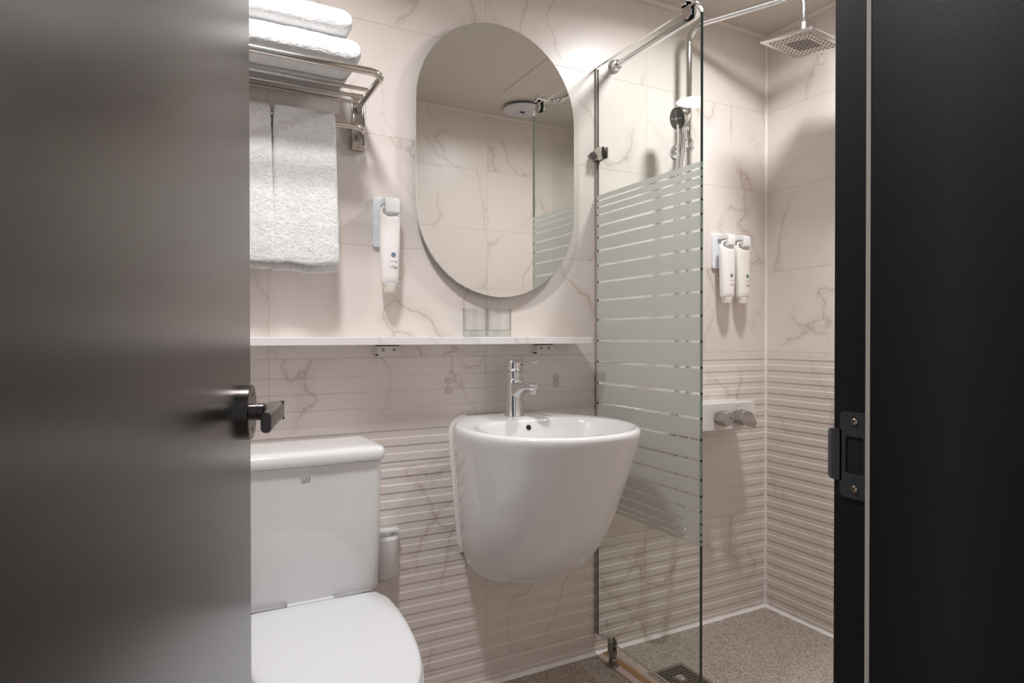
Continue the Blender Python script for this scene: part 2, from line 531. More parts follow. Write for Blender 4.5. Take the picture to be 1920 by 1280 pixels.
# silicone beads: along the floor, in the corner; molding along the ceiling
def bead_profile(r, n=4):
    return [(r * cos(radians(90 * k / n)) , r * sin(radians(90 * k / n))) for k in range(n + 1)]
random.seed(4)
b = MB()
def bead(p, q, into1, into2, r, wob=0.0):
    p, q = Vector(p), Vector(q); i1, i2 = Vector(into1), Vector(into2)
    n = max(2, int((q - p).length / 0.03)); rs = []
    for k in range(n + 1):
        c = p.lerp(q, k / n); rr = r * (1 + random.uniform(-wob, wob))
        rs.append([c] + [c + i1 * rr * (1 - 0.45 * sin(radians(90 * j / 3))) * (1 - j / 3) + i2 * rr * (j / 3) for j in range(4)])
    b.rings(rs)
bead((WL, WY + 0.001, 0), (WX, WY + 0.001, 0), (0, -1, 0), (0, 0, 1), 0.0105, 0.15)
bead((WX + 0.001, WF, 0), (WX + 0.001, WY, 0), (-1, 0, 0), (0, 0, 1), 0.0105, 0.15)
tag(b.build('trim_3', M['sealant']), kind='structure')
b = MB()
b.prism([(WX + 0.003, WY + 0.003, 0), (WX - 0.0065, WY + 0.003, 0), (WX - 0.0055, WY - 0.0015, 0), (WX - 0.0015, WY - 0.0055, 0), (WX + 0.003, WY - 0.0065, 0)], (0, 0, CEIL))
tag(b.build('trim_4', M['sealant']), kind='structure')
b = MB()
def molding(p, q, into):
    p, q, i = Vector(p), Vector(q), Vector(into)
    sec = [(0, 0), (0.015, 0), (0.015, -0.004), (0.006, -0.013), (0, -0.013)]
    b.rings([[c + i * a + Vector((0, 0, h)) for a, h in sec] for c in (p, q)])
molding((WL, WY, CEIL), (WX, WY, CEIL), (0, -1, 0))
molding((WX, WF, CEIL), (WX, WY, CEIL), (-1, 0, 0))
molding((WL, WF, CEIL), (WX, WF, CEIL), (0, 1, 0))
molding((WL, WF, CEIL), (WL, WY, CEIL), (1, 0, 0))
tag(b.build('trim_5', M['molding'], smooth=20), kind='structure')

# ------------------------------------------------------------------ door frame (black metal) with strike plate
FRB = 0.348
fr = empty('door_frame', (JR, 0.23, 0), 'black metal door frame with a small strike plate, at the right edge', 'door frame', kind='structure')
b = MB()
# jamb profiles in plan: (x, y) outline, extruded to the head
rj = [(JR, FRB), (JR, 0.3125), (JR - 0.0065, 0.3125), (JR - 0.0065, 0.252), (JR - 0.0075, 0.250), (JR - 0.0075, WC - 0.012), (JR + 0.125, WC - 0.012), (JR + 0.125, WC), (JR + 0.108, WC), (JR + 0.108, FRB)]
b.prism([(x, y, 0) for x, y in rj], (0, 0, HEAD + 0.05))
lj = [(JL, FRB), (JL, 0.3125), (JL + 0.0065, 0.3125), (JL + 0.0065, 0.252), (JL + 0.0075, 0.250), (JL + 0.0075, WC - 0.012), (JL - 0.085, WC - 0.012), (JL - 0.085, WC), (JL - 0.07, WC), (JL - 0.07, FRB)]
b.prism([(x, y, 0) for x, y in lj], (0, 0, HEAD + 0.05))
b.box(JL, JR, WC - 0.012, FRB, HEAD, HEAD + 0.05)
b.build('jamb', M['frame_black'], fr, smooth=0, bevel=0.0008, bseg=2)
b = MB()
b.box(JR - 0.0068, JR + 0.001, 0.3122, 0.3158, 0, HEAD); b.box(JL - 0.001, JL + 0.0068, 0.3122, 0.3158, 0, HEAD)
b.build('gasket', M['gasket'], fr, smooth=0)
b = MB()
T = 0.0012
zc, z0, z1 = 0.929, 0.8935, 0.9645
outer = rrect(0.3168, 0.3418, z0, z1, 0.0035, 5); inner = rrect(0.3208, 0.3368, 0.9135, 0.9445, 0.0026, 5)
for xx in (0,):
    rings_ = [[(JR - T, u, v) for u, v in outer], [(JR - T, u, v) for u, v in inner], [(JR - 0.0002, u, v) for u, v in inner], [(JR - 0.0002, u, v) for u, v in outer]]
    b.rings(rings_ + [rings_[0]], False, False)
# curved lip reaching past the jamb into the room
lipz = (0.9065, 0.9495)
rs = []
for (u, x, dz) in ((0.3400, JR - T, 0), (0.3480, JR - T, 0), (0.3508, JR - T + 0.0004, 0.0004), (0.3528, JR - T + 0.0016, 0.0012), (0.3540, JR + 0.0008, 0.0030)):
    rs.append([(x, u, lipz[0] + dz), (x, u, lipz[1] - dz), (x + 0.0012, u, lipz[1] - dz), (x + 0.0012, u, lipz[0] + dz)])
b.rings(rs)
sp = b.build('strike_plate', M['strike'], fr, smooth=30)
b = MB(); b.box(JR - 0.0005, JR + 0.0005, 0.3200, 0.3376, 0.9125, 0.9455)
b.build('latch_hole', M['hole'], sp, smooth=0)
for zz in (0.9572, 0.9018):
    b = MB(); b.lathe([(0.0026, 0), (0.0026, 0.0006), (0.0018, 0.0012), (0.0008, 0.0007), (0.0, 0.0006)], (JR - T, 0.3285, zz), (-1, 0, 0), 16)
    b.build('screw', M['brass_screw'], sp)

# ------------------------------------------------------------------ door leaf, opened into the room
LA = radians(14.0)
ld = Vector((sin(LA), cos(LA), 0)); ln = Vector((cos(LA), -sin(LA), 0))     # along the leaf, out of its visible face
RC = Vector((0.07207, 0.87554, 0.931))                                       # rose centre on the leaf surface
hinge = RC - ld * 0.600; far = RC + ld * 0.0615
door = empty('door_1', (hinge.x, hinge.y, 0), 'dark brushed metal door leaf opened into the bathroom, on the left', 'door', kind='structure')
b = MB()
sec = [hinge, far, far - ln * 0.038, hinge - ln * 0.038]
b.prism([(p.x, p.y, 0.012) for p in sec], (0, 0, 2.015))
b.build('door_panel', M['leaf'], door, smooth=0, bevel=0.0012, bseg=2)
b = MB()
b.lathe([(0.0350, 0.0), (0.0350, 0.0105), (0.0342, 0.0118), (0.0120, 0.0118)], RC, ln, 56)
rose = b.build('rose', M['handle'], door, smooth=30)
b = MB()
for s_ in (1, -1):
    o_ = RC + ln * 0.0117 + Vector((0, 0, 0.0225 * s_))
    b.lathe([(0.0029, 0), (0.0029, 0.0003)], o_, ln, 16)
b.build('screw_hole', M['hole'], rose)
b = MB()
b.lathe([(0.0108, 0.010), (0.0108, 0.0185)], RC, ln, 32)
b.lathe([(0.0122, 0.0185), (0.0122, 0.0190), (0.0110, 0.0195), (0.0110, 0.0445)], RC, ln, 32)
hd = b.build('lever_handle', M['handle'], door, smooth=30)
# blade of the lever: flat bar running back along the leaf, rounded section, bevelled at its root
b = MB()
tp = RC + ln * 0.0305
rs = []
hw = 0.0122
for (s_, w0, w1, hh) in ((0.0125, 0.0205, 0.022, hw), (0.012, 0.004, 0.022, hw), (-0.012, -0.002, 0.022, hw), (-0.060, 0.008, 0.022, hw), (-0.112, 0.010, 0.022, hw), (-0.116, 0.0115, 0.0215, hw * 0.9)):
    c = RC + ln * 0.027 - ld * 0 + ld * s_
    ring = []
    for u, v in rrect(w0, w1, -hh, hh, min(0.0062, (w1 - w0) * 0.47), 6):
        ring.append(c + ln * u + Vector((0, 0, v)))
    rs.append(ring)
b.rings(rs)
b.build('lever', M['handle'], hd, smooth=30)

# ------------------------------------------------------------------ ceiling lights and vent
def downlight(x, y, strength, spread, label):
    t = empty('ceiling_light', (x, y, CEIL), label, 'ceiling light', 'recessed ceiling lights')
    b = MB(); b.lathe([(0.088, 0.0), (0.088, -0.003), (0.082, -0.006), (0.076, -0.005), (0.0745, -0.001), (0.0745, 0.0)], (x, y, CEIL), (0, 0, 1), 56, cap0=False, cap1=False)
    b.build('rim', M['white_plastic'], t)
    b = MB(); b.lathe([(0.0742, -0.0030), (0.0742, -0.0005)], (x, y, CEIL), (0, 0, 1), 56)
    b.build('diffuser', emit_mat('lamp_glow', LAMP_COL, 14.0), t)
    ld_ = bpy.data.lights.new('downlight_lamp', 'AREA'); ld_.shape = 'DISK'; ld_.size = 0.146
    ld_.energy = strength; ld_.color = LAMP_COL; ld_.spread = radians(spread)
    lo = bpy.data.objects.new('downlight_lamp', ld_); C.objects.link(lo); lo.parent = t; lo.location = (0, 0, -0.0045)
downlight(*LAMPS[0], 'round ceiling light over the toilet side of the room, mirrored in the shower glass')
downlight(*LAMPS[1], 'round ceiling light over the shower corner')

vx, vy = 1.506, 0.560
t = empty('ceiling_vent', (vx, vy, CEIL), 'round white exhaust vent on the ceiling, seen in the oval mirror', 'vent')
b = MB(); b.lathe([(0.070, 0.0), (0.070, -0.014)], (vx, vy, CEIL), (0, 0, 1), 48, cap0=False, cap1=False)
b.build('duct_collar', M['black_rubber'], t)
b = MB(); b.lathe([(0.0, -0.012), (0.094, -0.012), (0.096, -0.015), (0.093, -0.020), (0.050, -0.026), (0.020, -0.027), (0.0165, -0.0275)], (vx, vy, CEIL), (0, 0, 1), 56, cap0=False, cap1=False)
b.lathe([(0.0165, -0.0275), (0.0160, -0.020), (0.0, -0.020)], (vx, vy, CEIL), (0, 0, 1), 32, cap0=False, cap1=False)
plate_ = b.build('cover_plate', M['vent'], t)
b = MB(); b.lathe([(0.0145, -0.0202), (0.0145, -0.0245), (0.0001, -0.0245)], (vx, vy, CEIL), (0, 0, 1), 24, cap0=False)
b.build('centre_hole', M['hole'], plate_)
for k in range(4):
    b = MB()
    a0 = radians(20 + 90 * k)
    rs = []
    for j in range(7):
        a = a0 + radians(50) * j / 6
        rs.append([(vx + r_ * cos(a), vy + r_ * sin(a), CEIL - h_) for r_, h_ in ((0.030, 0.0262), (0.033, 0.0262), (0.033, 0.0272), (0.030, 0.0272))])
    b.rings(rs)
    b.build('slot', M['print_grey'], plate_)

# ------------------------------------------------------------------ oval mirror
def stadium(cx, z0, z1, hwid, n=28, inset=0.0):
    r = hwid - inset; o = []
    zt, zb = z1 - hwid, z0 + hwid
    for k in range(n + 1):
        a = pi * k / n; o.append((cx + r * cos(a), zt + r * sin(a)))
    for k in range(n + 1):
        a = pi + pi * k / n; o.append((cx + r * cos(a), zb + r * sin(a)))
    return o
mcx, mz0, mz1, mh = 0.8325, 1.1425, 1.9355, 0.2575
mi = empty('oval_mirror', (mcx, WY, mz0), 'frameless pill-shaped mirror on the marble wall above the washbasin', 'mirror')
b = MB()
s0 = stadium(mcx, mz0, mz1, mh); s1 = stadium(mcx, mz0, mz1, mh, inset=0.0012)
b.rings([[(x, 1.6600, z) for x, z in s0], [(x, 1.6560, z) for x, z in s0], [(x, 1.6550, z) for x, z in s1]], True, False)
gl = b.build('glass_edge', simple('mirror_edge', (0.62, 0.64, 0.62), 0.12, 0.6), mi, smooth=20)
b = MB(); b.prism([(x, 1.6549, z) for x, z in s1], (0, 0.0008, 0))
b.build('mirror_pane', M['mirror'], mi, smooth=0)
b = MB(); b.box(mcx - 0.17, mcx + 0.17, 1.6600, WY, 1.33, 1.75)
b.build('backing_board', M['white_plastic'], mi, bevel=0.002)

# ------------------------------------------------------------------ marble shelf and its brackets
sh = empty('wall_shelf', (0.45, WY, 1.006), 'long white marble shelf across the wall above the washbasin and toilet', 'shelf')
b = MB(); b.box(WL + 0.002, 1.100, 1.5695, WY, 1.0060, 1.0262)
b.build('slab', M['shelf'], sh, bevel=0.0014, bseg=3)
for x0, x1 in ((0.4700, 0.5270), (0.9585, 1.0130)):
    b = MB(); b.box(x0, x1, 1.6560, 1.6600, 0.9765, 1.0060); b.box(x0, x1, 1.6560, WY, 1.0020, 1.0060)
    b.box(x0, x1, 1.660, WY, 0.9765, 0.9800); b.box(x0, x0 + 0.003, 1.66, WY, 0.9765, 1.006); b.box(x1 - 0.003, x1, 1.66, WY, 0.9765, 1.006)
    br = b.build('bracket', simple('bracket_white', (0.72, 0.67, 0.63), 0.45), sh, smooth=0)
    for xs in (x0 + 0.0135, x1 - 0.0135):
        b = MB(); b.lathe([(0.0048, -0.0005), (0.0048, 0.0008), (0.0030, 0.0010), (0.0, 0.0004)], (xs, 1.6560, 0.9925), (0, -1, 0), 16)
        b.build('screw', M['steel_dark'], br)

# ------------------------------------------------------------------ little round screw covers
cov = None
for i, (x, z, lab) in enumerate(((0.6813, 0.9008, 'small round screw cap on the wall left of the tap, upper of the pair'),
                    (0.6813, 0.8722, 'small round screw cap on the wall left of the tap, lower of the pair'),
                    (1.0422, 0.9024, 'small round screw cap on the wall right of the tap, upper of the pair'),
                    (1.0422, 0.8785, 'small round screw cap on the wall right of the tap, lower of the pair'))):
    if cov is None:
        o = empty('screw_cap', (x, WY, z)); b = MB()
        b.lathe([(0.0106, 0.0), (0.0106, 0.0040), (0.0098, 0.0052), (0.0, 0.0056)], (x, WY + 0.0020, z), (0, -1, 0), 28)
        o2 = b.build('screw_cap', simple('cap_beige', (0.60, 0.53, 0.49), 0.35), o)
        me = o2.data; bpy.data.objects.remove(o2); bpy.data.objects.remove(o)
        cov = me
    o = bpy.data.objects.new('screw_cap', cov); C.objects.link(o); o.location = (x, WY, z)
    tag(o, lab, 'screw cap', 'beige screw caps on the wall')

# ------------------------------------------------------------------ wash basin
BX = 0.845
def basin_ring(z, a, yf, h, n_f=2.25, inset=0.0):
    """outline from the wall round the front and back to the wall, 97 points, clockwise from the left wall corner"""
    yc = yf + (WY - yf) * 0.50
    right = []
    for k in range(17):                      # wall -> widest
        t = k / 16; y = WY - (WY - yc) * t
        x = h + (a - h) * sin(t * pi / 2) ** 1.15
        right.append((x, y))
    for k in range(1, 33):                   # widest -> front
        t = pi / 2 * k / 32
        right.append((a * cos(t) ** (2 / n_f), yc - (yc - yf) * sin(t) ** (2 / n_f)))
    pts = [(BX + x, y, z) for x, y in right] + [(BX - x, y, z) for x, y in right[-2::-1]]
    return pts
levels = [  # z, half width, front y, half width at the wall
    (0.3660, 0.045, 1.560, 0.030), (0.3680, 0.082, 1.515, 0.065), (0.3740, 0.112, 1.465, 0.095), (0.3880, 0.136, 1.420, 0.113), (0.4080, 0.1520, 1.384, 0.122), (0.4400, 0.1660, 1.345, 0.129),
    (0.4800, 0.1770, 1.310, 0.134), (0.5300, 0.1860, 1.275, 0.139), (0.5800, 0.194, 1.247, 0.143), (0.6300, 0.2000, 1.224, 0.148), (0.6800, 0.2095, 1.204, 0.152),
    (0.7200, 0.2170, 1.192, 0.1545), (0.7500, 0.2235, 1.183, 0.1550), (0.7680, 0.2275, 1.177, 0.153), (0.7800, 0.2300, 1.174, 0.148), (0.7880, 0.2308, 1.1725, 0.1415), (0.7950, 0.2302, 1.1735, 0.131), (0.7990, 0.2262, 1.1775, 0.118), (0.8005, 0.2210, 1.183, 0.108)]
rs = [basin_ring(z, a, yf, h) for z, a, yf, h in levels]
outer_top = rs[-1]
icx, icy = BX + 0.002, 1.368
def inner_ring(a, bb, z, back=1.0, cy=icy):
    o = []
    for (x, y, _) in outer_top:
        an = math.atan2((y - icy) / 0.19, (x - icx) / 0.21)
        c, s_ = cos(an), sin(an)
        b2 = bb * (back if s_ > 0 else 1.0)
        n_ = 2.35
        rr = (abs(c) ** n_ + abs(s_) ** n_) ** (-1 / n_)
        o.append((icx + a * c * rr, cy + b2 * s_ * rr, z))
    return o
rs += [inner_ring(0.2045, 0.1715, 0.8003, 1.0), inner_ring(0.1995, 0.1670, 0.7975, 0.99), inner_ring(0.1945, 0.1625, 0.7880, 0.975), inner_ring(0.186, 0.156, 0.765, 0.955), inner_ring(0.172, 0.145, 0.725, 0.92),
       inner_ring(0.145, 0.124, 0.690, 0.88), inner_ring(0.105, 0.090, 0.668, 0.86), inner_ring(0.055, 0.050, 0.658, 0.84), inner_ring(0.022, 0.022, 0.655, 1.0)]
wb = empty('washbasin', (BX, WY, 0.364), 'white wall-hung washbasin with a deep rounded body', 'washbasin')
b = MB(); b.rings(rs, True, True)
bowl = b.build('basin', M['ceramic'], wb, smooth=60)
b = MB(); b.lathe([(0.021, 0.0), (0.021, 0.003), (0.016, 0.004), (0.0, 0.005)], (icx, icy, 0.6545), (0, 0, 1), 28)
b.build('drain_plug', M['chrome'], wb)
b = MB()
oc = Vector((0.8500, 1.5172, 0.7775)); on = Vector((0, -1, 0.30)).normalized()
b.lathe([(0.0115, -0.004), (0.0115, 0.0006), (0.0088, 0.0014), (0.0075, 0.0006)], oc, on, 28, cap0=False, cap1=False)
ov = b.build('overflow', M['ceramic'], wb)
b = MB(); b.lathe([(0.0082, 0.0), (0.0082, 0.0007)], oc, on, 24)
b.build('overflow_hole', M['hole'], ov)
# white sealant squeezed along both wall contacts
b = MB()
for sgn in (-1,):
    pts = []
    for z, a, yf, h in levels[4:]:
        pts.append(Vector((BX + sgn * (h + 0.0025), WY - 0.002, z)))
    b.tube(pts, [0.0062 * (1 + random.uniform(-0.15, 0.2)) for _ in pts], 10)
b.build('sealant_bead', M['sealant'], wb)

# ------------------------------------------------------------------ basin tap
FX, FY, FZ = 0.851, 1.603, 0.8004
tp = empty('basin_tap', (FX, FY, FZ), 'chrome single-lever tap on the back of the washbasin', 'tap')
b = MB()
b.lathe([(0.0278, 0.0), (0.0278, 0.0025), (0.0270, 0.004), (0.0258, 0.030), (0.0246, 0.060), (0.0238, 0.092), (0.0234, 0.1040), (0.0222, 0.1060)], (FX, FY, FZ), (0, 0, 1), 40)
body = b.build('body', M['chrome'], tp, smooth=30)
b = MB(); rs = []
for (dy, zc_, w, hh) in ((0.000, 0.074, 0.018, 0.026), (-0.030, 0.080, 0.0175, 0.022), (-0.060, 0.088, 0.0165, 0.0140), (-0.090, 0.0915, 0.0160, 0.0095), (-0.112, 0.0910, 0.0158, 0.0088), (-0.122, 0.0908, 0.0135, 0.0080), (-0.127, 0.0906, 0.0080, 0.0065)):
    rs.append([(FX + u, FY + dy, FZ + zc_ + v) for u, v in rrect(-w, w, -hh, hh, min(w, hh) * 0.75, 5)])
b.rings(rs)
sp_ = b.build('spout', M['chrome'], tp, smooth=45)
b = MB(); b.lathe([(0.0128, 0.0), (0.0128, -0.0105), (0.0105, -0.0120), (0.0, -0.0115)], (FX, FY - 0.109, FZ + 0.084), (0, -0.12, 1), 28)
b.build('aerator', M['chrome_soft'], sp_)
b = MB()
b.lathe([(0.0205, 0.104), (0.0205, 0.107), (0.0222, 0.108), (0.0222, 0.1270), (0.0200, 0.1282)], (FX, FY, FZ), (0, 0, 1), 40)
b.build('neck', M['chrome'], tp, smooth=30)
b = MB()
b.lathe([(0.0215, 0.1285), (0.0238, 0.1330), (0.0250, 0.1400), (0.0252, 0.1555), (0.0240, 0.1590), (0.0120, 0.1612), (0.0, 0.1616)], (FX, FY, FZ), (0, 0, 1), 40)
lv = b.build('lever_cap', M['chrome'], tp, smooth=35)
b = MB(); rs = []
for (dy, zc_, w, hh) in ((-0.010, 0.1560, 0.0160, 0.0036), (-0.030, 0.1562, 0.0150, 0.0032), (-0.070, 0.1562, 0.0130, 0.0024), (-0.105, 0.1566, 0.0110, 0.0020), (-0.118, 0.1568, 0.0085, 0.0016)):
    rs.append([(FX + u, FY + dy, FZ + zc_ + v) for u, v in rrect(-w, w, -hh, hh, hh * 0.9, 4)])
b.rings(rs); b.build('lever', M['chrome'], lv, smooth=40)
b = MB(); b.lathe([(0.0034, 0.0), (0.0034, 0.0012), (0.0, 0.0012)], (FX + 0.012, FY - 0.0222, FZ + 0.1480), (0.48, -0.88, 0), 16)
b.build('screw_plug', M['steel_dark'], lv)

# ------------------------------------------------------------------ two tumblers
def tumbler(x, y, z):
    """local lathe: heavy base, straight thin wall"""
    b = MB()
    b.lathe([(0.0, 0.0), (0.0320, 0.0), (0.0335, 0.0015), (0.0340, 0.020), (0.0350, 0.0780), (0.0343, 0.0795), (0.0334, 0.0780), (0.0322, 0.0220), (0.0300, 0.0175), (0.0, 0.0155)], (x, y, z), (0, 0, 1), 56, cap0=False, cap1=False)
    o = b.build('drinking_glass', [M['tumbler'], M['tumbler_base']], smooth=40)
    for p in o.data.polygons:
        if p.center.z < 0.0200: p.material_index = 1
    return o
g1 = tumbler(0, 0, 0)
g1.location = (0.7325, 1.612, 1.0264)
tag(g1, 'clear glass tumbler on the marble shelf below the mirror, the left one', 'glass', 'tumblers on the shelf')
g2 = g1.copy(); C.objects.link(g2); g2.location = (0.8085, 1.614, 1.0264)
g2['label'] = 'clear glass tumbler on the marble shelf below the mirror, the right one'

# ------------------------------------------------------------------ toilet
TX = 0.262
to = empty('toilet', (TX, 1.35, 0), 'white close-coupled toilet with its seat lid down, behind the door', 'toilet')
def toilet_outline(z, sc=1.0, grow=0.0, back=1.475, hb=0.118, yshift=0.0):
    half = [(hb, back), (hb + 0.030, back - 0.006), (0.157, back - 0.025), (0.1655, back - 0.048), (0.1685, 1.385), (0.1690, 1.340), (0.1665, 1.290), (0.1620, 1.240), (0.1545, 1.185), (0.1430, 1.130), (0.1265, 1.080), (0.1040, 1.035), (0.0740, 0.998), (0.0380, 0.977), (0.0, 0.970)]
    # resample with a Catmull-Rom curve
    P_ = [Vector((x, y, 0)) for x, y in half]; ext = [P_[0] * 2 - P_[1]] + P_ + [Vector((-P_[-2].x, P_[-2].y, 0))]
    out = []
    for i in range(1, len(ext) - 2):
        for k in range(4):
            t = k / 4; p0, p1, p2, p3 = ext[i - 1], ext[i], ext[i + 1], ext[i + 2]
            out.append(0.5 * ((2 * p1) + (p2 - p0) * t + (2 * p0 - 5 * p1 + 4 * p2 - p3) * t * t + (3 * p1 - p0 - 3 * p2 + p3) * t ** 3))
    out.append(P_[-1])
    c = Vector((0, 1.24, 0)); res = []
    for p in out:
        q = c + (p - c) * sc
        d_ = (p - c).normalized() * grow
        res.append((q.x + d_.x, q.y + d_.y + yshift))
    full = [(TX + x, y, z) for x, y in res] + [(TX - x, y, z) for x, y in res[-2::-1]]
    return full
b = MB()
rs = [toilet_outline(0.4135, grow=-0.012), toilet_outline(0.4135, grow=-0.005), toilet_outline(0.4170, grow=-0.0035), toilet_outline(0.4240, grow=-0.0040), toilet_outline(0.4285, grow=-0.0075), toilet_outline(0.4305, grow=-0.0160), toilet_outline(0.4310, sc=0.80), toilet_outline(0.4312, sc=0.4)]
b.rings(rs)
b.rings([[(x, y, z) for x, y in ((TX - 0.052, 1.468), (TX + 0.052, 1.468), (TX + 0.050, 1.4835), (TX - 0.050, 1.4835))] for z in (0.414, 0.4306)])
b.build('seat_lid', M['seat_plastic'], to, smooth=50)
b = MB()
rs = [toilet_outline(0.3920, grow=-0.040), toilet_outline(0.3920, grow=-0.003), toilet_outline(0.3950, grow=0.0), toilet_outline(0.4060, grow=0.0), toilet_outline(0.4110, grow=-0.004), toilet_outline(0.4120, grow=-0.012), toilet_outline(0.4120, grow=-0.055), toilet_outline(0.392, grow=-0.058)]
b.rings(rs + [rs[0]], False, False)
b.build('seat', M['seat_plastic'], to, smooth=50)
b = MB()
def bowl_ring(z, sx, y0, y1):
    base = toilet_outline(0)
    return [(TX + (x - TX) * sx, y0 + (y - 0.970) / (1.475 - 0.970) * (y1 - y0), z) for x, y, _ in base]
rs = [bowl_ring(0.0, 0.62, 1.13, 1.62), bowl_ring(0.05, 0.60, 1.14, 1.62), bowl_ring(0.14, 0.62, 1.12, 1.62), bowl_ring(0.24, 0.78, 1.04, 1.63), bowl_ring(0.33, 0.95, 0.985, 1.655), bowl_ring(0.372, 0.985, 0.972, 1.665), bowl_ring(0.386, 0.98, 0.975, 1.665), bowl_ring(0.3905, 0.95, 0.985, 1.66)]
b.rings(rs, True, True)
b.build('bowl', M['ceramic'], to, smooth=60)
b = MB()
# shelf of the bowl that carries the tank
rs = []
for z, g in ((0.36, 0.0), (0.400, 0.0), (0.412, -0.003), (0.418, -0.012)):
    rs.append([(x, y, z) for x, y in rrect(TX - 0.150 - g, TX + 0.150 + g, 1.462 - g, 1.664 + g, 0.03, 6)])
b.rings(rs); b.build('tank_base', M['ceramic'], to, smooth=50)
b = MB()
def tank_ring(z, hw_, y0, y1, r, bow):
    o = []
    for x, y in rrect(-hw_, hw_, y0, y1, r, 6):
        if y < (y0 + y1) / 2:
            y -= bow * (1 - (x / hw_) ** 2)
        o.append((TX + x, y, z))
    # extra points across the front for the bow
    return o
def tank_ring2(z, hw_, y0, y1, r, bow):
    o = []
    for (cx, cy, a0) in ((hw_ - r, y1 - r * .5, 0), (-(hw_ - r), y1 - r * .5, 90)):
        for k in range(7):
            a = radians(a0 + 15 * k); o.append((cx + r * cos(a), cy + r * .5 * sin(a)))
    for k in range(7):
        a = radians(180 + 15 * k); o.append((-(hw_ - r) + r * cos(a), y0 + r + r * sin(a)))
    for k in range(1, 12): o.append((-(hw_ - r) + 2 * (hw_ - r) * k / 12, y0))
    for k in range(7):
        a = radians(270 + 15 * k); o.append((hw_ - r + r * cos(a), y0 + r + r * sin(a)))
    return [(TX + x, y - (bow * (1 - (x / hw_) ** 2) if y < y0 + r + 1e-6 else 0), z) for x, y in o]
rs = [tank_ring2(0.4190, 0.150, 1.496, 1.666, 0.022, 0.004), tank_ring2(0.4230, 0.158, 1.488, 1.668, 0.024, 0.004), tank_ring2(0.4330, 0.1625, 1.484, 1.668, 0.024, 0.004), tank_ring2(0.60, 0.1665, 1.480, 1.668, 0.022, 0.004), tank_ring2(0.7345, 0.1690, 1.478, 1.668, 0.020, 0.004)]
b.rings(rs); tank = b.build('tank', M['ceramic'], to, smooth=50)
b = MB()
rs = [tank_ring2(0.7365, 0.168, 1.480, 1.668, 0.020, 0.004), tank_ring2(0.7365, 0.1735, 1.4715, 1.670, 0.020, 0.005), tank_ring2(0.7400, 0.1750, 1.4700, 1.671, 0.020, 0.005), tank_ring2(0.7560, 0.1755, 1.4700, 1.671, 0.020, 0.005), tank_ring2(0.7635, 0.1730, 1.4745, 1.669, 0.020, 0.005), tank_ring2(0.7675, 0.1640, 1.4860, 1.660, 0.020, 0.005), tank_ring2(0.7685, 0.1500, 1.505, 1.650, 0.018, 0.004), tank_ring2(0.769, 0.06, 1.55, 1.61, 0.015, 0.0)]
b.rings(rs); lid_ = b.build('tank_lid', M['ceramic'], to, smooth=50)
def text_obj(txt, size, loc, rot, mat, parent, name, extrude=0.0002, shear=0.0, width=1.0):
    cu = bpy.data.curves.new(name, 'FONT'); cu.body = txt; cu.size = size; cu.extrude = extrude
    cu.align_x = 'CENTER'; cu.align_y = 'CENTER'; cu.space_character = width
    tmp = bpy.data.objects.new('tmp', cu); C.objects.link(tmp)
    bpy.context.view_layer.update()
    me = bpy.data.meshes.new_from_object(tmp.evaluated_get(bpy.context.evaluated_depsgraph_get()))
    bpy.data.objects.remove(tmp)
    me.materials.clear(); me.materials.append(mat)
    o = bpy.data.objects.new(name, me); C.objects.link(o)
    o.parent = parent; o.location = Vector(loc) - parent_world(parent); o.rotation_euler = rot
    return o
tl_ = text_obj('CLINS', 0.0132, (0.2512, 1.4742, 0.7065), (radians(90), 0, 0), M['print_grey'], tank, 'tank_logo', 0.0003, width=0.80)
tl_.scale = (0.72, 1, 1)
b = MB(); b.box(0.2425, 0.2595, 1.4738, 1.4750, 0.7000, 0.7007)
b.build('logo_underline', M['print_grey'], tank, smooth=0)

# ------------------------------------------------------------------ small white dispenser beside the tank
dx0, dx1 = 0.452, 0.5285
dp = empty('bag_dispenser', (0.49, WY, 0.38), 'small white wall-mounted dispenser beside the toilet tank', 'dispenser')
b = MB()
b.rings([[(x, 1.6690 + dy, z) for x, z in rrect(dx0 + g, dx1 - g, 0.381 + g, 0.5065 - g, 0.004)] for dy, g in ((0.014, 0), (0.001, 0), (0.0, 0.001))])
b.rings([[(x, y, z) for x, z in ((dx0, 0.5065), (dx1, 0.5065), (dx1, 0.5010), (dx0, 0.5010))] for y in (1.669, 1.6560)])
b.build('back_plate', M['white_plastic'], dp, smooth=30)
b = MB()
rs = []
for z, r_, d_ in ((0.3780, 0.020, 0.012), (0.3800, 0.026, 0.020), (0.3850, 0.0290, 0.024), (0.4600, 0.0300, 0.026), (0.4720, 0.0308, 0.0275), (0.4860, 0.0308, 0.0275), (0.4880, 0.0270, 0.022)):
    rs.append(superellipse(0.4925, 1.6640, r_, d_, 2.3, 36, z))
b.rings(rs); b.build('canister', M['white_plastic'], dp, smooth=45)
b = MB(); b.box(0.508, 0.516, 1.6675, 1.6688, 0.4925, 0.4950)
b.build('slot', M['print_grey'], dp, smooth=0)

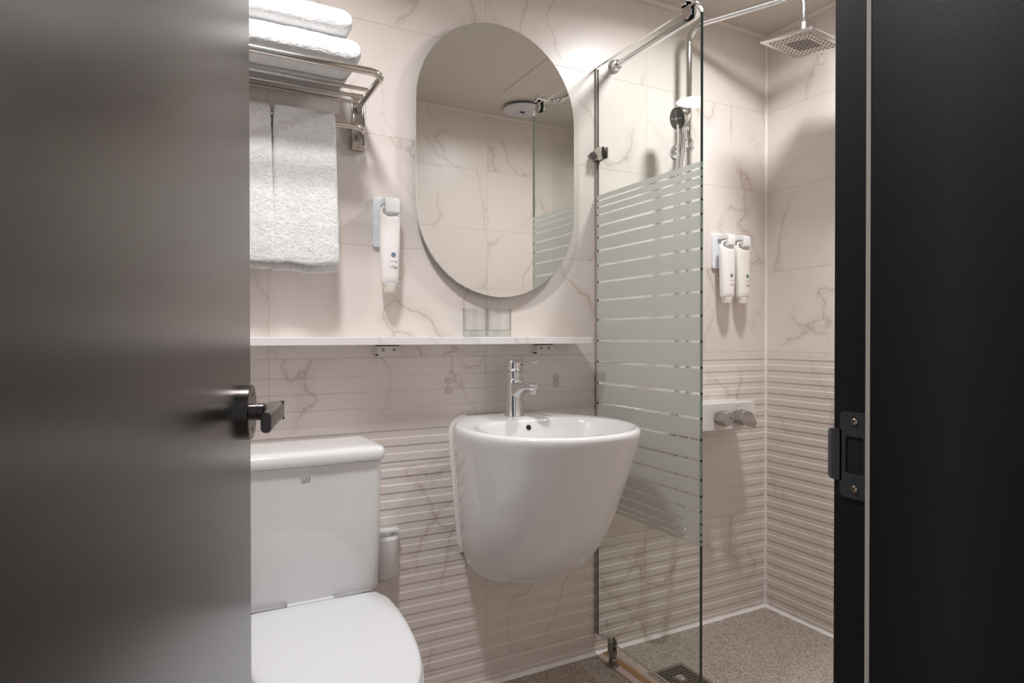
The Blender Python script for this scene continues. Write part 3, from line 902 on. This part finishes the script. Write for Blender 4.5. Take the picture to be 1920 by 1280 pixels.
# ------------------------------------------------------------------ towel rack with towels
rk = empty('towel_rack', (0.42, WY, 1.52), 'stainless steel towel rack with a tube shelf and a lower bar, high on the left', 'towel rack')
RZ = 1.6275; RXL = -0.165
b = MB()
for xr in (0.4185, RXL + 0.003):
    pass
b.tube(fillet([(0.4200, WY - 0.004, RZ), (0.4170, 1.4220, RZ), (RXL, 1.4190, RZ), (RXL - 0.003, WY - 0.004, RZ)], [0.034, 0.034], 10), 0.0083, 18)
b.build('outer_tube', M['steel'], rk, smooth=60)
for yy in (1.5290, 1.5790, 1.6240):
    b = MB(); rs = []
    for x in (RXL, 0.4165):
        rs.append([(x, yy + 0.0055 * cos(radians(a)), RZ - 0.001 + 0.0045 * sin(radians(a))) for a in range(0, 360, 30)])
    b.rings(rs); b.build('slat', M['steel'], rk, smooth=60)
b = MB()
b.tube(fillet([(0.4215, WY - 0.004, 1.5555), (0.4190, 1.6010, 1.5570), (RXL, 1.6010, 1.5570), (RXL - 0.003, WY - 0.004, 1.5555)], [0.030, 0.030], 10), 0.0080, 18)
b.build('towel_bar', M['steel'], rk, smooth=60)
for xa in (0.4040, RXL - 0.0205):
    xb = xa + 0.0352
    b = MB()
    # channel-shaped wall bracket
    sec = [(xa, WY), (xa, 1.6690), (xa + 0.006, 1.6690), (xa + 0.006, 1.6765), (xb - 0.003, 1.6765), (xb - 0.003, 1.6690), (xb, 1.6690), (xb, WY)]
    b.prism([(x, y, 1.5345) for x, y in sec], (0, 0, 0.126))
    b.box(xa, xb, 1.6690, WY, 1.5195, 1.5345); b.box(xa, xb, 1.6700, WY, 1.6605, 1.6680)
    b.box(xa, xb, 1.6690, 1.6765, 1.6540, 1.6600)
    br = b.build('wall_bracket', M['steel'], rk, smooth=0, bevel=0.0012)
    b = MB(); b.lathe([(0.0022, 0), (0.0022, 0.001)], ((xa + xb) / 2, 1.6692, 1.527), (0, -1, 0), 12)
    b.build('screw', M['steel_dark'], br)
    for zz in (1.6275, 1.5555):
      b = MB(); b.lathe([(0.0125, 0.0), (0.0125, 0.0020), (0.0092, 0.0022), (0.0092, 0.0)], (0.4205 if xa > 0 else RXL - 0.003, 1.6766, zz), (0, -1, 0), 24)
      b.build('socket', M['steel_dark'], br)

def terry_noise(o, strength=0.004, size=0.03, strength2=0.0022):
    sb = o.modifiers.new('sub', 'SUBSURF'); sb.levels = 2; sb.render_levels = 2
    tx = bpy.data.textures.new('folds', 'CLOUDS'); tx.noise_scale = size
    d = o.modifiers.new('d1', 'DISPLACE'); d.texture = tx; d.strength = strength; d.mid_level = 0.5; d.texture_coords = 'GLOBAL'
    tx2 = bpy.data.textures.new('pile', 'CLOUDS'); tx2.noise_scale = 0.0034; tx2.noise_depth = 2
    d2 = o.modifiers.new('d2', 'DISPLACE'); d2.texture = tx2; d2.strength = strength2; d2.mid_level = 0.5; d2.texture_coords = 'GLOBAL'

def folded_towel(x0, x1, y0, y1, z0, z1, label, sag):
    """folded stack of terry layers: rounded fold at the front, seen as one soft slab with a crease"""
    ny, nx = 40, 44
    b = MB(); rs = []
    zc_ = (z0 + z1) / 2; hh = (z1 - z0) / 2
    for i in range(nx + 1):
        t = i / nx; x = x0 + (x1 - x0) * t
        e_ = min(1.0, (min(t, 1 - t) * (x1 - x0)) / 0.026)
        sh_ = math.sqrt(max(0.0, 1 - (1 - e_) ** 2)) if e_ < 1 else 1.0
        sh_ = max(sh_, 0.02)
        ring = []
        for k in range(ny):
            a = 2 * pi * k / ny; c, s_ = cos(a), sin(a)
            y = (y0 + y1) / 2 + (y1 - y0) / 2 * math.copysign(abs(c) ** 0.34, c)
            z = hh * math.copysign(abs(s_) ** 0.72, s_) * sh_
            y = (y0 + y1) / 2 + (y - (y0 + y1) / 2) * (0.93 + 0.07 * sh_)
            z += zc_ - sag * sin(t * 5 + 1) * 0.4 * (1 if s_ > 0 else 0)
            if s_ < -0.2: z = max(z, z0)
            ring.append((x, y, z))
        rs.append(ring)
    b.rings(rs)
    o = b.build('folded_towel', M['terry'], smooth=180)
    tag(o, label, 'towel', 'folded towels on the rack')
    terry_noise(o, 0.004, 0.05, 0.0022)
    return o
folded_towel(-0.15, 0.374, 1.4260, 1.655, 1.6385, 1.7030, 'thick white terry towel folded flat on the rack, the lower one', 0.004)
folded_towel(-0.15, 0.356, 1.4300, 1.650, 1.7070, 1.7680, 'thick white terry towel folded flat on the rack, the upper one', 0.004)

def hanging_towel(x0, x1, label, zf, zb, seed):
    """terry cloth over the bar: front drop and a slightly longer back drop, open loop section"""
    rnd = random.Random(seed)
    yb, zb0, r0, r1 = 1.6010, 1.5590, 0.0092, 0.0215
    path_o = []; path_i = []
    def both(y, z, ny_, nz_, th): path_o.append((y + ny_ * th, z + nz_ * th)); path_i.append((y, z))
    nseg = 22
    P_ = []
    for k in range(nseg): P_.append((yb - r0, zf + (zb0 - zf) * k / nseg, -1, 0))
    for k in range(9):
        a = pi - pi * k / 8; P_.append((yb + r0 * cos(a), zb0 + r0 * sin(a), cos(a), sin(a)))
    for k in range(1, nseg + 1): P_.append((yb + r0, zb0 + (zb - zb0) * k / nseg, 1, 0))
    b = MB(); rs = []; nx = 26
    ph = rnd.uniform(0, 6)
    for i in range(nx + 1):
        t = i / nx; ring_o, ring_i = [], []
        edge = min(1, min(t, 1 - t) * (x1 - x0) / 0.006)
        th = 0.0125 * (0.35 + 0.65 * math.sqrt(edge))
        for (y, z, ny_, nz_) in P_:
            dn = max(0, (zb0 - z)) / 0.34
            fl_ = 0.0045 * sin(t * 7 + ph) * dn
            x = x0 + (x1 - x0) * t
            x += (x - (x0 + x1) / 2) * 0.075 * dn + 0.004 * dn
            hem = 1.0
            if z < min(zf, zb) + 0.03: hem = 0.86
            wob = 0.003 * sin(t * 9 + ph) * (1 if dn > 0.9 else 0)
            ring_o.append((x, y + ny_ * th * hem + (fl_ if ny_ < 0 else -abs(fl_) * 0.2), z + nz_ * th + wob))
            ring_i.append((x, y + ny_ * 0.0008, z + nz_ * 0.0008 + wob))
        rs.append(ring_o + ring_i[::-1])
    b.rings(rs)
    o = b.build('hanging_towel', M['terry'], smooth=180)
    tag(o, label, 'towel', 'towels hanging from the lower bar')
    terry_noise(o, 0.003, 0.03, 0.0010)
hanging_towel(0.1975, 0.3455, 'white terry towel hanging from the lower bar, its full right edge in view', 1.2020, 1.1850, 2)
hanging_towel(0.0450, 0.1960, 'white terry towel hanging from the lower bar, cut off by the door', 1.2050, 1.1920, 5)

# ------------------------------------------------------------------ bottle holders and bottles
def holder(x0, x1, z0, z1, hooks, label, x0low=None):
    t = empty('bottle_holder', ((x0 + x1) / 2, WY, z0), label, 'bottle holder', 'white bottle holders on the wall')
    b = MB()
    o_ = rrect(x0, x1, z0, z1, 0.007, 5); i_ = rrect(x0 + 0.0015, x1 - 0.0015, z0 + 0.0015, z1 - 0.0015, 0.006, 5)
    b.rings([[(x, WY, z) for x, z in o_], [(x, 1.6745, z) for x, z in o_], [(x, 1.6730, z) for x, z in i_]])
    b.build('back_plate', M['grey_white_plastic'], t, smooth=30)
    for hx0, hx1 in hooks:
        b = MB(); rs = []
        # hook: arm out of the plate, rounded front that drops down
        sec = [(1.673, z1 - 0.006), (1.632, z1 - 0.006), (1.622, z1 - 0.010), (1.6185, z1 - 0.018), (1.6185, z1 - 0.046), (1.6240, z1 - 0.049), (1.6275, z1 - 0.046), (1.6275, z1 - 0.022), (1.673, z1 - 0.022)]
        b.prism([(hx0, y, z) for y, z in sec], (hx1 - hx0, 0, 0))
        b.build('hook', M['white_plastic'], t, smooth=30, bevel=0.0015, bseg=3)
    return t

def bottle(cx, ztop, zbot, wt, wb_, mat, dot, label, dotx, dotz, yc=1.6400):
    """flat squeeze bottle hanging head down: strap loop, slanted shoulder, tapering body, cap"""
    t = empty('hanging_bottle', (cx, yc, zbot), label, 'bottle', 'squeeze bottles hanging from the wall holders')
    b = MB(); rs = []
    H_ = ztop - zbot
    for f, w_f, d_ in ((0.0, 0.0, 0.0150), (0.02, 0.01, 0.0172), (0.10, 0.1, 0.0182), (0.4, 0.45, 0.0178), (0.75, 0.85, 0.0160), (0.90, 1.0, 0.0150)):
        w = wb_ + (wt - wb_) * w_f
        rs.append([(x, y, zbot + H_ * f) for x, y, _ in superellipse(cx, yc, w - (0.001 if f == 0 else 0), d_, 2.6, 44)])
    # slanted shoulder: higher at the back
    def shoulder(w, d_, zlo, zhi, n_=2.6):
        o = []
        for x, y, _ in superellipse(cx, yc, w, d_, n_, 44):
            f = (y - (yc - d_)) / (2 * d_); g = abs(x - cx) / w
            o.append((x, y, zlo + (zhi - zlo) * f + 0.010 * g * g))
        return o
    rs.append(shoulder(wt, 0.0150, ztop - 0.012, ztop - 0.001))
    rs.append(shoulder(wt - 0.0015, 0.0138, ztop - 0.010, ztop + 0.003))
    rs.append(shoulder(wt - 0.008, 0.0080, ztop - 0.011, ztop - 0.004))
    b.rings(rs); bd = b.build('body', mat, t, smooth=50)
    # strap that carries the bottle, running up and back behind the hook
    b = MB()
    hw = wt - 0.006
    loop = fillet([(cx - hw, yc - 0.004, ztop - 0.010), (cx - hw + 0.004, yc - 0.001, ztop + 0.016), (cx + hw - 0.004, yc - 0.001, ztop + 0.016), (cx + hw, yc - 0.004, ztop - 0.010)], [0.006, 0.006], 6)
    b.tube(loop, 0.0036, 10)
    b.build('hanging_loop', mat, bd, smooth=60)
    b = MB()
    b.rings([superellipse(cx, yc, wb_ * k_, 0.0165 * (0.65 + 0.35 * k_), 2.3, 36, zbot + z_) for k_, z_ in ((0.90, 0.001), (0.84, -0.006), (0.76, -0.0065), (0.66, -0.020), (0.52, -0.0225), (0.30, -0.0235))])
    b.build('cap', M['cap'], t, smooth=35)
    b = MB(); b.lathe([(0.0064, 0.0), (0.0064, 0.0011)], (dotx, yc - 0.0172, dotz), (0.10, -1, 0.02), 28)
    b.build('printed_dot', dot, bd, smooth=30)
    b = MB()
    for dz, w in ((-0.0170, 0.0100), (-0.0290, 0.0035), (-0.0318, 0.0105), (-0.0350, 0.0095)):
        b.box(dotx - w, dotx + w, yc - 0.0186, yc - 0.0150, dotz + dz - 0.00018, dotz + dz + 0.00018)
    b.build('small_print', M['print_grey'], bd, smooth=0)

holder(0.4610, 0.5365, 1.2680, 1.4010, ((0.4800, 0.5180),), 'white wall holder left of the mirror, carrying one bottle')
bottle(0.4965, 1.3540, 1.1680, 0.0292, 0.0228, M['bottle'], M['dot_blue'], 'white squeeze bottle with a blue dot hanging left of the mirror', 0.5015, 1.2430)
holder(1.6945, 1.8720, 1.2710, 1.3975, ((1.7140, 1.7470), (1.7920, 1.8230)), 'white wall holder in the shower, carrying two bottles')
bottle(1.7290, 1.3480, 1.1680, 0.0350, 0.0262, M['bottle'], M['dot_grey'], 'white squeeze bottle with a grey-mauve dot hanging in the shower', 1.7330, 1.2435)
bottle(1.8050, 1.3480, 1.1680, 0.0345, 0.0262, M['bottle_cream'], M['dot_green'], 'creamy white squeeze bottle with a green dot hanging in the shower', 1.8120, 1.2440)

# ------------------------------------------------------------------ shower glass
GT = 0.0042
GY0, GY1, GZ0, GZ1 = 1.2190, WY - 0.003, 0.0695, 1.8925
sg = empty('shower_glass', (GX, 1.45, 0), 'clear glass shower panel with frosted stripes beside the washbasin', 'shower screen')
b = MB()
R_ = 0.030
ol = [(GY1, GZ0), (GY1, GZ1)]
for k in range(9):
    a = radians(90 + 90 * k / 8); ol.append((GY0 + R_ + R_ * cos(a), GZ1 - R_ + R_ * sin(a)))
ol += [(GY0, GZ0)]
b.add([(GX - GT, y, z) for y, z in ol], [tuple(range(len(ol)))], 0)
b.add([(GX + GT, y, z) for y, z in ol], [tuple(range(len(ol)))[::-1]], 0)
pane = b.build('glass_pane', M['glass'], sg, smooth=0)
FT, FB = 1.4785, 0.4845
gaps = [1.4610, 1.4398, 1.4155, 1.3810, 1.3438, 1.3016, 1.2543, 1.2013, 1.1428, 1.0809, 1.0143, 0.9466, 0.8793, 0.8149, 0.7597, 0.7059, 0.6560, 0.6130, 0.5740, 0.5410, 0.5145, 0.4965]
def gap_h(z): return 0.0044 if (z > 1.39 or z < 0.60) else 0.0062
bands = []; top = FT
for g in gaps:
    h = gap_h(g) / 2; bands.append((top, g + h)); top = g - h
bands.append((top, FB))
b = MB()
for zt, zb in bands: b.box(GX - GT - 0.00035, GX - GT - 0.00005, GY0 + 0.001, GY1, zb, zt)
b.build('frosted_film', M['film'], sg, smooth=0)
b = MB()
def edge_face(zb, zt, mi):
    b.box(GX - GT, GX + GT, GY0 - 0.0004, GY0 + 0.0002, zb, zt, mi); b.box(GX - GT + 0.0003, GX + GT - 0.0003, GY0 + 0.0003, GY0 + 0.0006, zb, zt, 2)  # second box: added pale backing, so the edge looks lit from behind
edge_face(FT, GZ1 - R_, 0); edge_face(GZ0, FB, 0)
for zt, zb in bands: edge_face(zb, zt, 1)
for g in gaps: edge_face(g - gap_h(g) / 2, g + gap_h(g) / 2, 0)
b.build('polished_front_edge', [M['edge_dark'], M['edge_light'], M['edge_lit_back']], sg, smooth=0)
b = MB()
rs = []
for y, z, ny_, nz_ in [(GY0 + R_ + R_ * cos(radians(180 - 11.25 * k)), GZ1 - R_ + R_ * sin(radians(180 - 11.25 * k)), 0, 0) for k in range(9)] + [(GY1, GZ1, 0, 0)]:
    rs.append([(GX - GT, y, z), (GX + GT, y, z), (GX + GT, y + 0.0002, z - 0.0006), (GX - GT, y + 0.0002, z - 0.0006)])
b.rings(rs, True, True)
b.build('polished_top_edge', M['chrome_soft'], sg, smooth=0)
b = MB(); b.box(GX - GT, GX + GT, GY0, GY1, GZ0 - 0.0003, GZ0 + 0.0005)
b.build('polished_bottom_edge', M['chrome_soft'], sg, smooth=0)
b = MB(); b.box(GX - 0.0065, GX - 0.0042, WY - 0.006, WY + 0.002, GZ0, GZ1 - 0.004); b.box(GX + 0.0042, GX + 0.0060, WY - 0.005, WY + 0.002, GZ0, GZ1 - 0.004)
b.build('wall_seal', simple('seal_grey', (0.30, 0.275, 0.25), 0.35), sg, smooth=0)
# wall clamp
b = MB()
b.prism([(GX - GT - 0.0005, y, z) for y, z in ((WY, 1.5890), (WY, 1.6250), (1.6470, 1.6290), (1.6390, 1.6270), (1.6390, 1.5930), (1.6470, 1.5890))], (-0.011, 0, 0))
b.prism([(GX + GT + 0.0005, y, z) for y, z in ((WY, 1.5890), (WY, 1.6250), (1.6390, 1.6270), (1.6390, 1.5920))], (0.009, 0, 0))
b.prism([(GX - 0.0155, WY - 0.001, 1.5890), (GX - 0.0155, WY - 0.001, 1.6250), (GX - 0.034, WY - 0.001, 1.6070)], (0, -0.004, 0))
cl = b.build('wall_clamp', M['steel'], sg, smooth=0, bevel=0.0008)
b = MB(); b.box(GX - GT - 0.0025, GX - GT - 0.0002, 1.6355, 1.6420, 1.5925, 1.6265); b.box(GX + GT + 0.0002, GX + GT + 0.0025, 1.6355, 1.642, 1.5925, 1.6265)
b.build('rubber_pad', M['black_rubber'], cl, smooth=0)
# floor post holding the lower corner
PY = 1.6015
b = MB()
b.lathe([(0.0190, 0.0), (0.0190, 0.0030), (0.0178, 0.0050), (0.0122, 0.0056), (0.0122, 0.020), (0.0105, 0.022), (0.0105, 0.050)], (GX + 0.002, PY - 0.004, 0.0006), (0, 0, 1), 32)
for sx in (-1, 1):
    x0 = GX + sx * (GT + 0.0010); x1 = GX + sx * (GT + 0.0066)
    o_ = [(PY - 0.0140, 0.036), (PY + 0.0060, 0.036), (PY + 0.0060, 0.076)] + [(PY - 0.004 + 0.010 * cos(radians(a)), 0.076 + 0.010 * sin(radians(a))) for a in range(15, 180, 15)] + [(PY - 0.0140, 0.076)]
    b.prism([(x0, y, z) for y, z in o_], (x1 - x0, 0, 0))
post = b.build('floor_post', M['steel_dark'], sg, smooth=35)
b = MB(); b.lathe([(0.0042, 0), (0.0042, 0.0015), (0.0022, 0.0018), (0.0, 0.0006)], (GX - GT - 0.0066, PY - 0.004, 0.0775), (-1, 0, 0), 20)
b.build('bolt', M['steel'], post)
# etched stamp
b = MB()
for r_ in (0.0075, 0.0045):
    rs = [[(GX - GT - 0.0003, 1.6205 + (r_ + q) * cos(radians(a)), 0.1235 + (r_ + q) * sin(radians(a)) * 1.15) for q in (0, 0.0009)] + [(GX - GT - 0.0001, 1.6205 + (r_ + q) * cos(radians(a)), 0.1235 + (r_ + q) * sin(radians(a)) * 1.15) for q in (0.0009, 0)] for a in range(0, 361, 20)]
    b.rings(rs)
b.build('etched_stamp', M['print_grey'], sg)

# stay bar from the wall to the glass top
BZ = 1.9095
sb_ = empty('stay_bar', (1.262, WY, BZ), 'chrome stay bar from the wall to the top of the shower glass', 'support bar')
b = MB()
b.tube(fillet([(1.2640, WY - 0.004, BZ), (1.2640, 1.2680, BZ - 0.001), (GX + 0.004, 1.2660, BZ - 0.001)], [0.055], 12), 0.0095, 20)
b.build('bar', M['chrome'], sb_, smooth=60)
b = MB(); b.lathe([(0.0215, 0.0), (0.0215, 0.0040), (0.0190, 0.0065), (0.0165, 0.0070), (0.0160, 0.0200), (0.0150, 0.0225), (0.0098, 0.0230)], (1.2640, WY, BZ), (0, -1, 0), 32)
b.build('wall_flange', M['chrome'], sb_, smooth=30)
b = MB()
CY_ = 1.2660
b.lathe([(0.0130, 0.0), (0.0130, 0.020), (0.0135, 0.021), (0.0135, 0.030), (0.0100, 0.0345), (0.0, 0.0360)], (GX + 0.014, CY_, BZ + 0.001), (-1, 0, 0), 28)
for sx, dx in ((-1, 0.0045), (1, 0.0045)):
    x0 = GX + sx * (GT + 0.0022); x1 = x0 + sx * dx
    o_ = [(CY_ - 0.0145, 1.902), (CY_ + 0.0145, 1.902), (CY_ + 0.0145, 1.872)] + [(CY_ + 0.0145 * cos(radians(a)), 1.872 + 0.0095 * sin(radians(a))) for a in range(-15, -180, -15)] + [(CY_ - 0.0145, 1.872)]
    b.prism([(x0, y, z) for y, z in o_], (x1 - x0, 0, 0))
b.box(GX - GT - 0.0067, GX + GT + 0.0067, CY_ - 0.0145, CY_ + 0.0145, 1.8955, 1.9020)
cl = b.build('glass_clamp', M['chrome'], sb_, smooth=35)
b = MB()
for sx in (-1, 1):
    x0 = GX + sx * (GT + 0.0002); x1 = GX + sx * (GT + 0.0022)
    b.prism([(x0, y, z) for y, z in ((CY_ - 0.0155, 1.895), (CY_ + 0.0155, 1.895), (CY_ + 0.0155, 1.868), (CY_ + 0.010, 1.862), (CY_ - 0.010, 1.862), (CY_ - 0.0155, 1.868))], (x1 - x0, 0, 0))
b.build('rubber_pad', M['black_rubber'], cl, smooth=0)

# ------------------------------------------------------------------ shower column, mixer
PX_, PYY = 1.5270, 1.6200
HX, HY, HZ = 1.6880, 1.2980, 1.9170
sc_ = empty('shower_column', (PX_, PYY, 0.80), 'chrome shower column with a square rain head on a bent arm', 'shower column')
b = MB()
ad = Vector((HX - PX_, HY - PYY, 0)).normalized()
b.tube(fillet([(PX_, PYY, 0.795), (PX_, PYY, 2.072), (HX, HY, 2.072), (HX, HY, HZ + 0.055)], [0.062, 0.036], 12), 0.0112, 24)
b.build('riser_pipe', M['chrome'], sc_, smooth=60)
b = MB(); b.lathe([(0.0255, 0.0), (0.0255, 0.004), (0.0240, 0.007), (0.0130, 0.0085), (0.0110, 0.020), (0.0110, 0.050)], (PX_ - 0.001, WY, 1.666), (0.0, -1, 0), 32)
b.lathe([(0.0155, -0.014), (0.0155, 0.014)], (PX_, PYY, 1.666), (0, 0, 1), 28)
b.build('wall_mount', M['chrome'], sc_, smooth=30)
# rain head, turned with the arm
hn_ = Vector((0.045, -0.167, 1)).normalized()
hu = Vector((cos(radians(3.6)), sin(radians(3.6)), 0)); hu = (hu - hn_ * hu.dot(hn_)).normalized(); hv = hn_.cross(hu); hc = Vector((HX + 0.002, HY + 0.003, HZ))
def hp(u, v, z): return hc + hu * u + hv * v + hn_ * z
b = MB()
def hring(s_, r_, z): return [hp(u, v, z) for u, v in rrect(-s_, s_, -s_, s_, r_, 5)]
b.rings([hring(0.0900, 0.008, 0.0), hring(0.0925, 0.010, 0.0012), hring(0.0925, 0.010, 0.0070), hring(0.0910, 0.009, 0.0085), hring(0.040, 0.008, 0.0140), hring(0.022, 0.008, 0.0150)])
b.lathe([(0.0210, 0.0150), (0.0205, 0.022), (0.0135, 0.026), (0.0135, 0.038)], (HX, HY, HZ), (0, 0, 1), 28)
b.lathe([(0.0150, 0.036), (0.0150, 0.062), (0.0118, 0.064)], (HX, HY, HZ), (0, 0, 1), 28)
rh = b.build('rain_head', M['chrome_soft'], sc_, smooth=30)
b = MB(); b.rings([hring(0.0740, 0.010, -0.0007), hring(0.0740, 0.010, 0.0005)])
b.build('spray_plate', simple('spray_plate', (0.60, 0.53, 0.47), 0.35, 0.2), rh, smooth=0)
b = MB(); b.rings([hring(0.0370, 0.006, -0.0011), hring(0.0370, 0.006, -0.0006)])
b.build('centre_plate', simple('centre_plate', (0.20, 0.18, 0.165), 0.4, 0.2), rh, smooth=0)
b = MB()
for i in range(10):
    for j in range(10):
        u = -0.0675 + 0.135 * i / 9; v = -0.0675 + 0.135 * j / 9
        b.lathe([(0.0023, 0.0), (0.0020, -0.0016), (0.0, -0.0018)], hp(u, v, -0.0008), hn_, 8, cap0=False)
b.build('nozzle_grid', M['nozzle'], rh, smooth=30)
# sliding holder
b = MB()
b.lathe([(0.0165, -0.016), (0.0180, -0.014), (0.0180, 0.014), (0.0165, 0.016)], (PX_, PYY, 1.676), (0, 0, 1), 28)
b.lathe([(0.0183, -0.0015), (0.0183, 0.0015)], (PX_, PYY, 1.676), (0, 0, 1), 28)
b.tube([(PX_ - 0.008, PYY - 0.006, 1.672), (1.496, 1.598, 1.668)], 0.0110, 18)
b.build('slide_holder', M['chrome'], sc_, smooth=35)

# hand shower: head, handle, hose
hs = empty('hand_shower', (1.468, 1.588, 1.60), 'chrome hand shower with a round black spray face on a long hose', 'hand shower')
h_c = Vector((1.4190, 1.5560, 1.7270)); h_n = Vector((-0.96, 0.09, -0.26)).normalized()
b = MB()
b.lathe([(0.0355, 0.0), (0.0372, -0.003), (0.0372, -0.020), (0.0330, -0.0275), (0.0180, -0.0330), (0.0, -0.0340)], h_c, h_n, 40, cap0=True)
hb = h_c - h_n * 0.016
end_ = Vector((1.4520, 1.5900, 1.5350))
pts = [hb + Vector((0, 0, -0.020)), hb + Vector((0.006, 0.004, -0.045)), Vector((1.4570, 1.5800, 1.640)), end_]
b.tube(fillet(pts, [0.05, 0.10], 6), [0.0150 - 0.0032 * k / 17 for k in range(18)][: len(fillet(pts, [0.05, 0.10], 6))] if len(fillet(pts, [0.05, 0.10], 6)) <= 18 else 0.0135, 20)
b.build('handle', M['chrome'], hs, smooth=40)
b = MB(); b.lathe([(0.0345, 0.0), (0.0345, 0.0022), (0.0330, 0.0030), (0.0, 0.0032)], h_c, h_n, 40, cap0=False)
fc = b.build('spray_face', M['spray_face'], hs, smooth=30)
fu = h_n.cross(Vector((0, 0, 1))).normalized(); fv = fu.cross(h_n)
b = MB()
for k in range(8):
    a = radians(45 * k + 12); d_ = fu * cos(a) + fv * sin(a); n_ = h_n.cross(d_)
    p0 = h_c + h_n * 0.0031 + d_ * 0.0110; p1 = h_c + h_n * 0.0031 + d_ * 0.0255
    if k % 2 == 0: b.prism([p0 - n_ * 0.0013, p0 + n_ * 0.0013, p1 + n_ * 0.0013, p1 - n_ * 0.0013], h_n * 0.0008)
for ri, cnt in ((0.0300, 24), (0.0245, 16), (0.0185, 12), (0.0125, 8)):
    for k in range(cnt):
        a = 2 * pi * (k + 0.5) / cnt
        b.lathe([(0.0010, 0.0), (0.0008, 0.0008)], h_c + h_n * 0.0030 + (fu * cos(a) + fv * sin(a)) * ri, h_n, 6)
b.lathe([(0.0062, 0.0), (0.0058, 0.0016), (0.0, 0.0018)], h_c + h_n * 0.0030, h_n, 20)
b.build('spray_nozzles', M['nozzle_white'], fc, smooth=30)
b = MB()
hp_ = fillet([end_, (1.4500, 1.587, 1.45), (1.4280, 1.560, 1.10), (1.4120, 1.548, 0.72), (1.4250, 1.552, 0.42), (1.4600, 1.570, 0.36), (1.5050, 1.602, 0.46), (1.5300, 1.622, 0.7085)], [0.3, 0.6, 0.5, 0.05, 0.05, 0.3], 8)
b.tube(hp_, 0.0072, 14)
b.build('hose', simple('hose_chrome', (0.72, 0.71, 0.70), 0.3, 1.0, bump=(500, 0.5, 0.001)), hs, smooth=60)

mx = empty('shower_mixer', (1.53, WY, 0.70), 'white box-shaped shower mixer shelf with two chrome knobs', 'shower mixer')
b = MB(); b.box(1.266, 1.795, 1.5740, WY, 0.7090, 0.8010)
b.build('mixer_body', simple('mixer_white', (0.80, 0.775, 0.765), 0.22, coat=0.3, var=0.02), mx, bevel=0.0025, bseg=3)
b = MB()
def hexring(cx, y, cz, r_, rot): return [(cx + r_ * cos(radians(60 * k + rot)), y, cz + r_ * sin(radians(60 * k + rot))) for k in range(6)]
for nm, kx in (('left', 1.6230), ('right', 1.7060)):
    b = MB()
    b.rings([hexring(kx, 1.5742, 0.7520, 0.0235, 12), hexring(kx, 1.5640, 0.7520, 0.0265, 12), hexring(kx, 1.5320, 0.7515, 0.0272, 12), hexring(kx, 1.5305, 0.7515, 0.0255, 12)])
    if nm == 'right':
        o_ = [(kx + 0.027, 0.7680), (kx + 0.050, 0.7330), (kx + 0.041, 0.7120), (kx + 0.012, 0.7220), (kx - 0.018, 0.7440), (kx - 0.004, 0.7760)]
        b.prism([(x, 1.5300, z) for x, z in o_], (0, 0.010, 0))
    kb = b.build('knob', M['knob'], mx, smooth=0)
    if nm == 'left':
        b = MB(); b.lathe([(0.0026, 0.0), (0.0026, 0.0006)], (kx + 0.010, 1.5305, 0.7550), (0, -1, 0), 12)
        b.build('knob_mark', M['hole'], kb)
b = MB(); b.box(1.7060, 1.7115, 1.5730, 1.5745, 0.7885, 0.7900); b.build('hot_mark', M['print_red'], mx, smooth=0)
b = MB(); b.box(1.7230, 1.7280, 1.5730, 1.5745, 0.7890, 0.7904); b.build('cold_mark', M['print_blue'], mx, smooth=0)

# ------------------------------------------------------------------ floor drain
dr = empty('floor_drain', (1.327, 1.44, 0), 'square stainless steel floor drain with a punched grate behind the glass', 'drain')
x0, x1, y0, y1 = 1.2600, 1.3980, 1.3710, 1.5100
b = MB()
for r_ in (0, 1):
    pass
def sqring(m_, z): return [(x0 + m_, y0 + m_, z), (x1 - m_, y0 + m_, z), (x1 - m_, y1 - m_, z), (x0 + m_, y1 - m_, z)]
rr_ = [sqring(0, -0.004), sqring(0, 0.0022), sqring(0.010, 0.0022), sqring(0.010, -0.004)]
b.rings(rr_ + [rr_[0]], False, False)
b.build('drain_frame', M['steel'], dr, smooth=0)
b = MB(); b.box(x0 + 0.010, x1 - 0.010, y0 + 0.010, y1 - 0.010, -0.02, 0.0012)
gr = b.build('grate', M['steel_dark'], dr, smooth=0)
b = MB(); nh = 9
for i in range(nh):
    for j in range(nh):
        cx = x0 + 0.020 + (x1 - x0 - 0.040) * i / (nh - 1); cy = y0 + 0.020 + (y1 - y0 - 0.040) * j / (nh - 1)
        if (i - 4) ** 2 + (j - 4) ** 2 < 2.5: continue
        b.box(cx - 0.0034, cx + 0.0034, cy - 0.0034, cy + 0.0034, 0.0008, 0.0015)
b.build('grate_holes', M['hole'], gr, smooth=0)
b = MB(); b.lathe([(0.0150, 0.0), (0.0150, 0.0035), (0.0120, 0.0060), (0.0, 0.0065)], ((x0 + x1) / 2, (y0 + y1) / 2, 0.0010), (0, 0, 1), 28)
b.build('drain_knob', M['chrome'], gr, smooth=30)
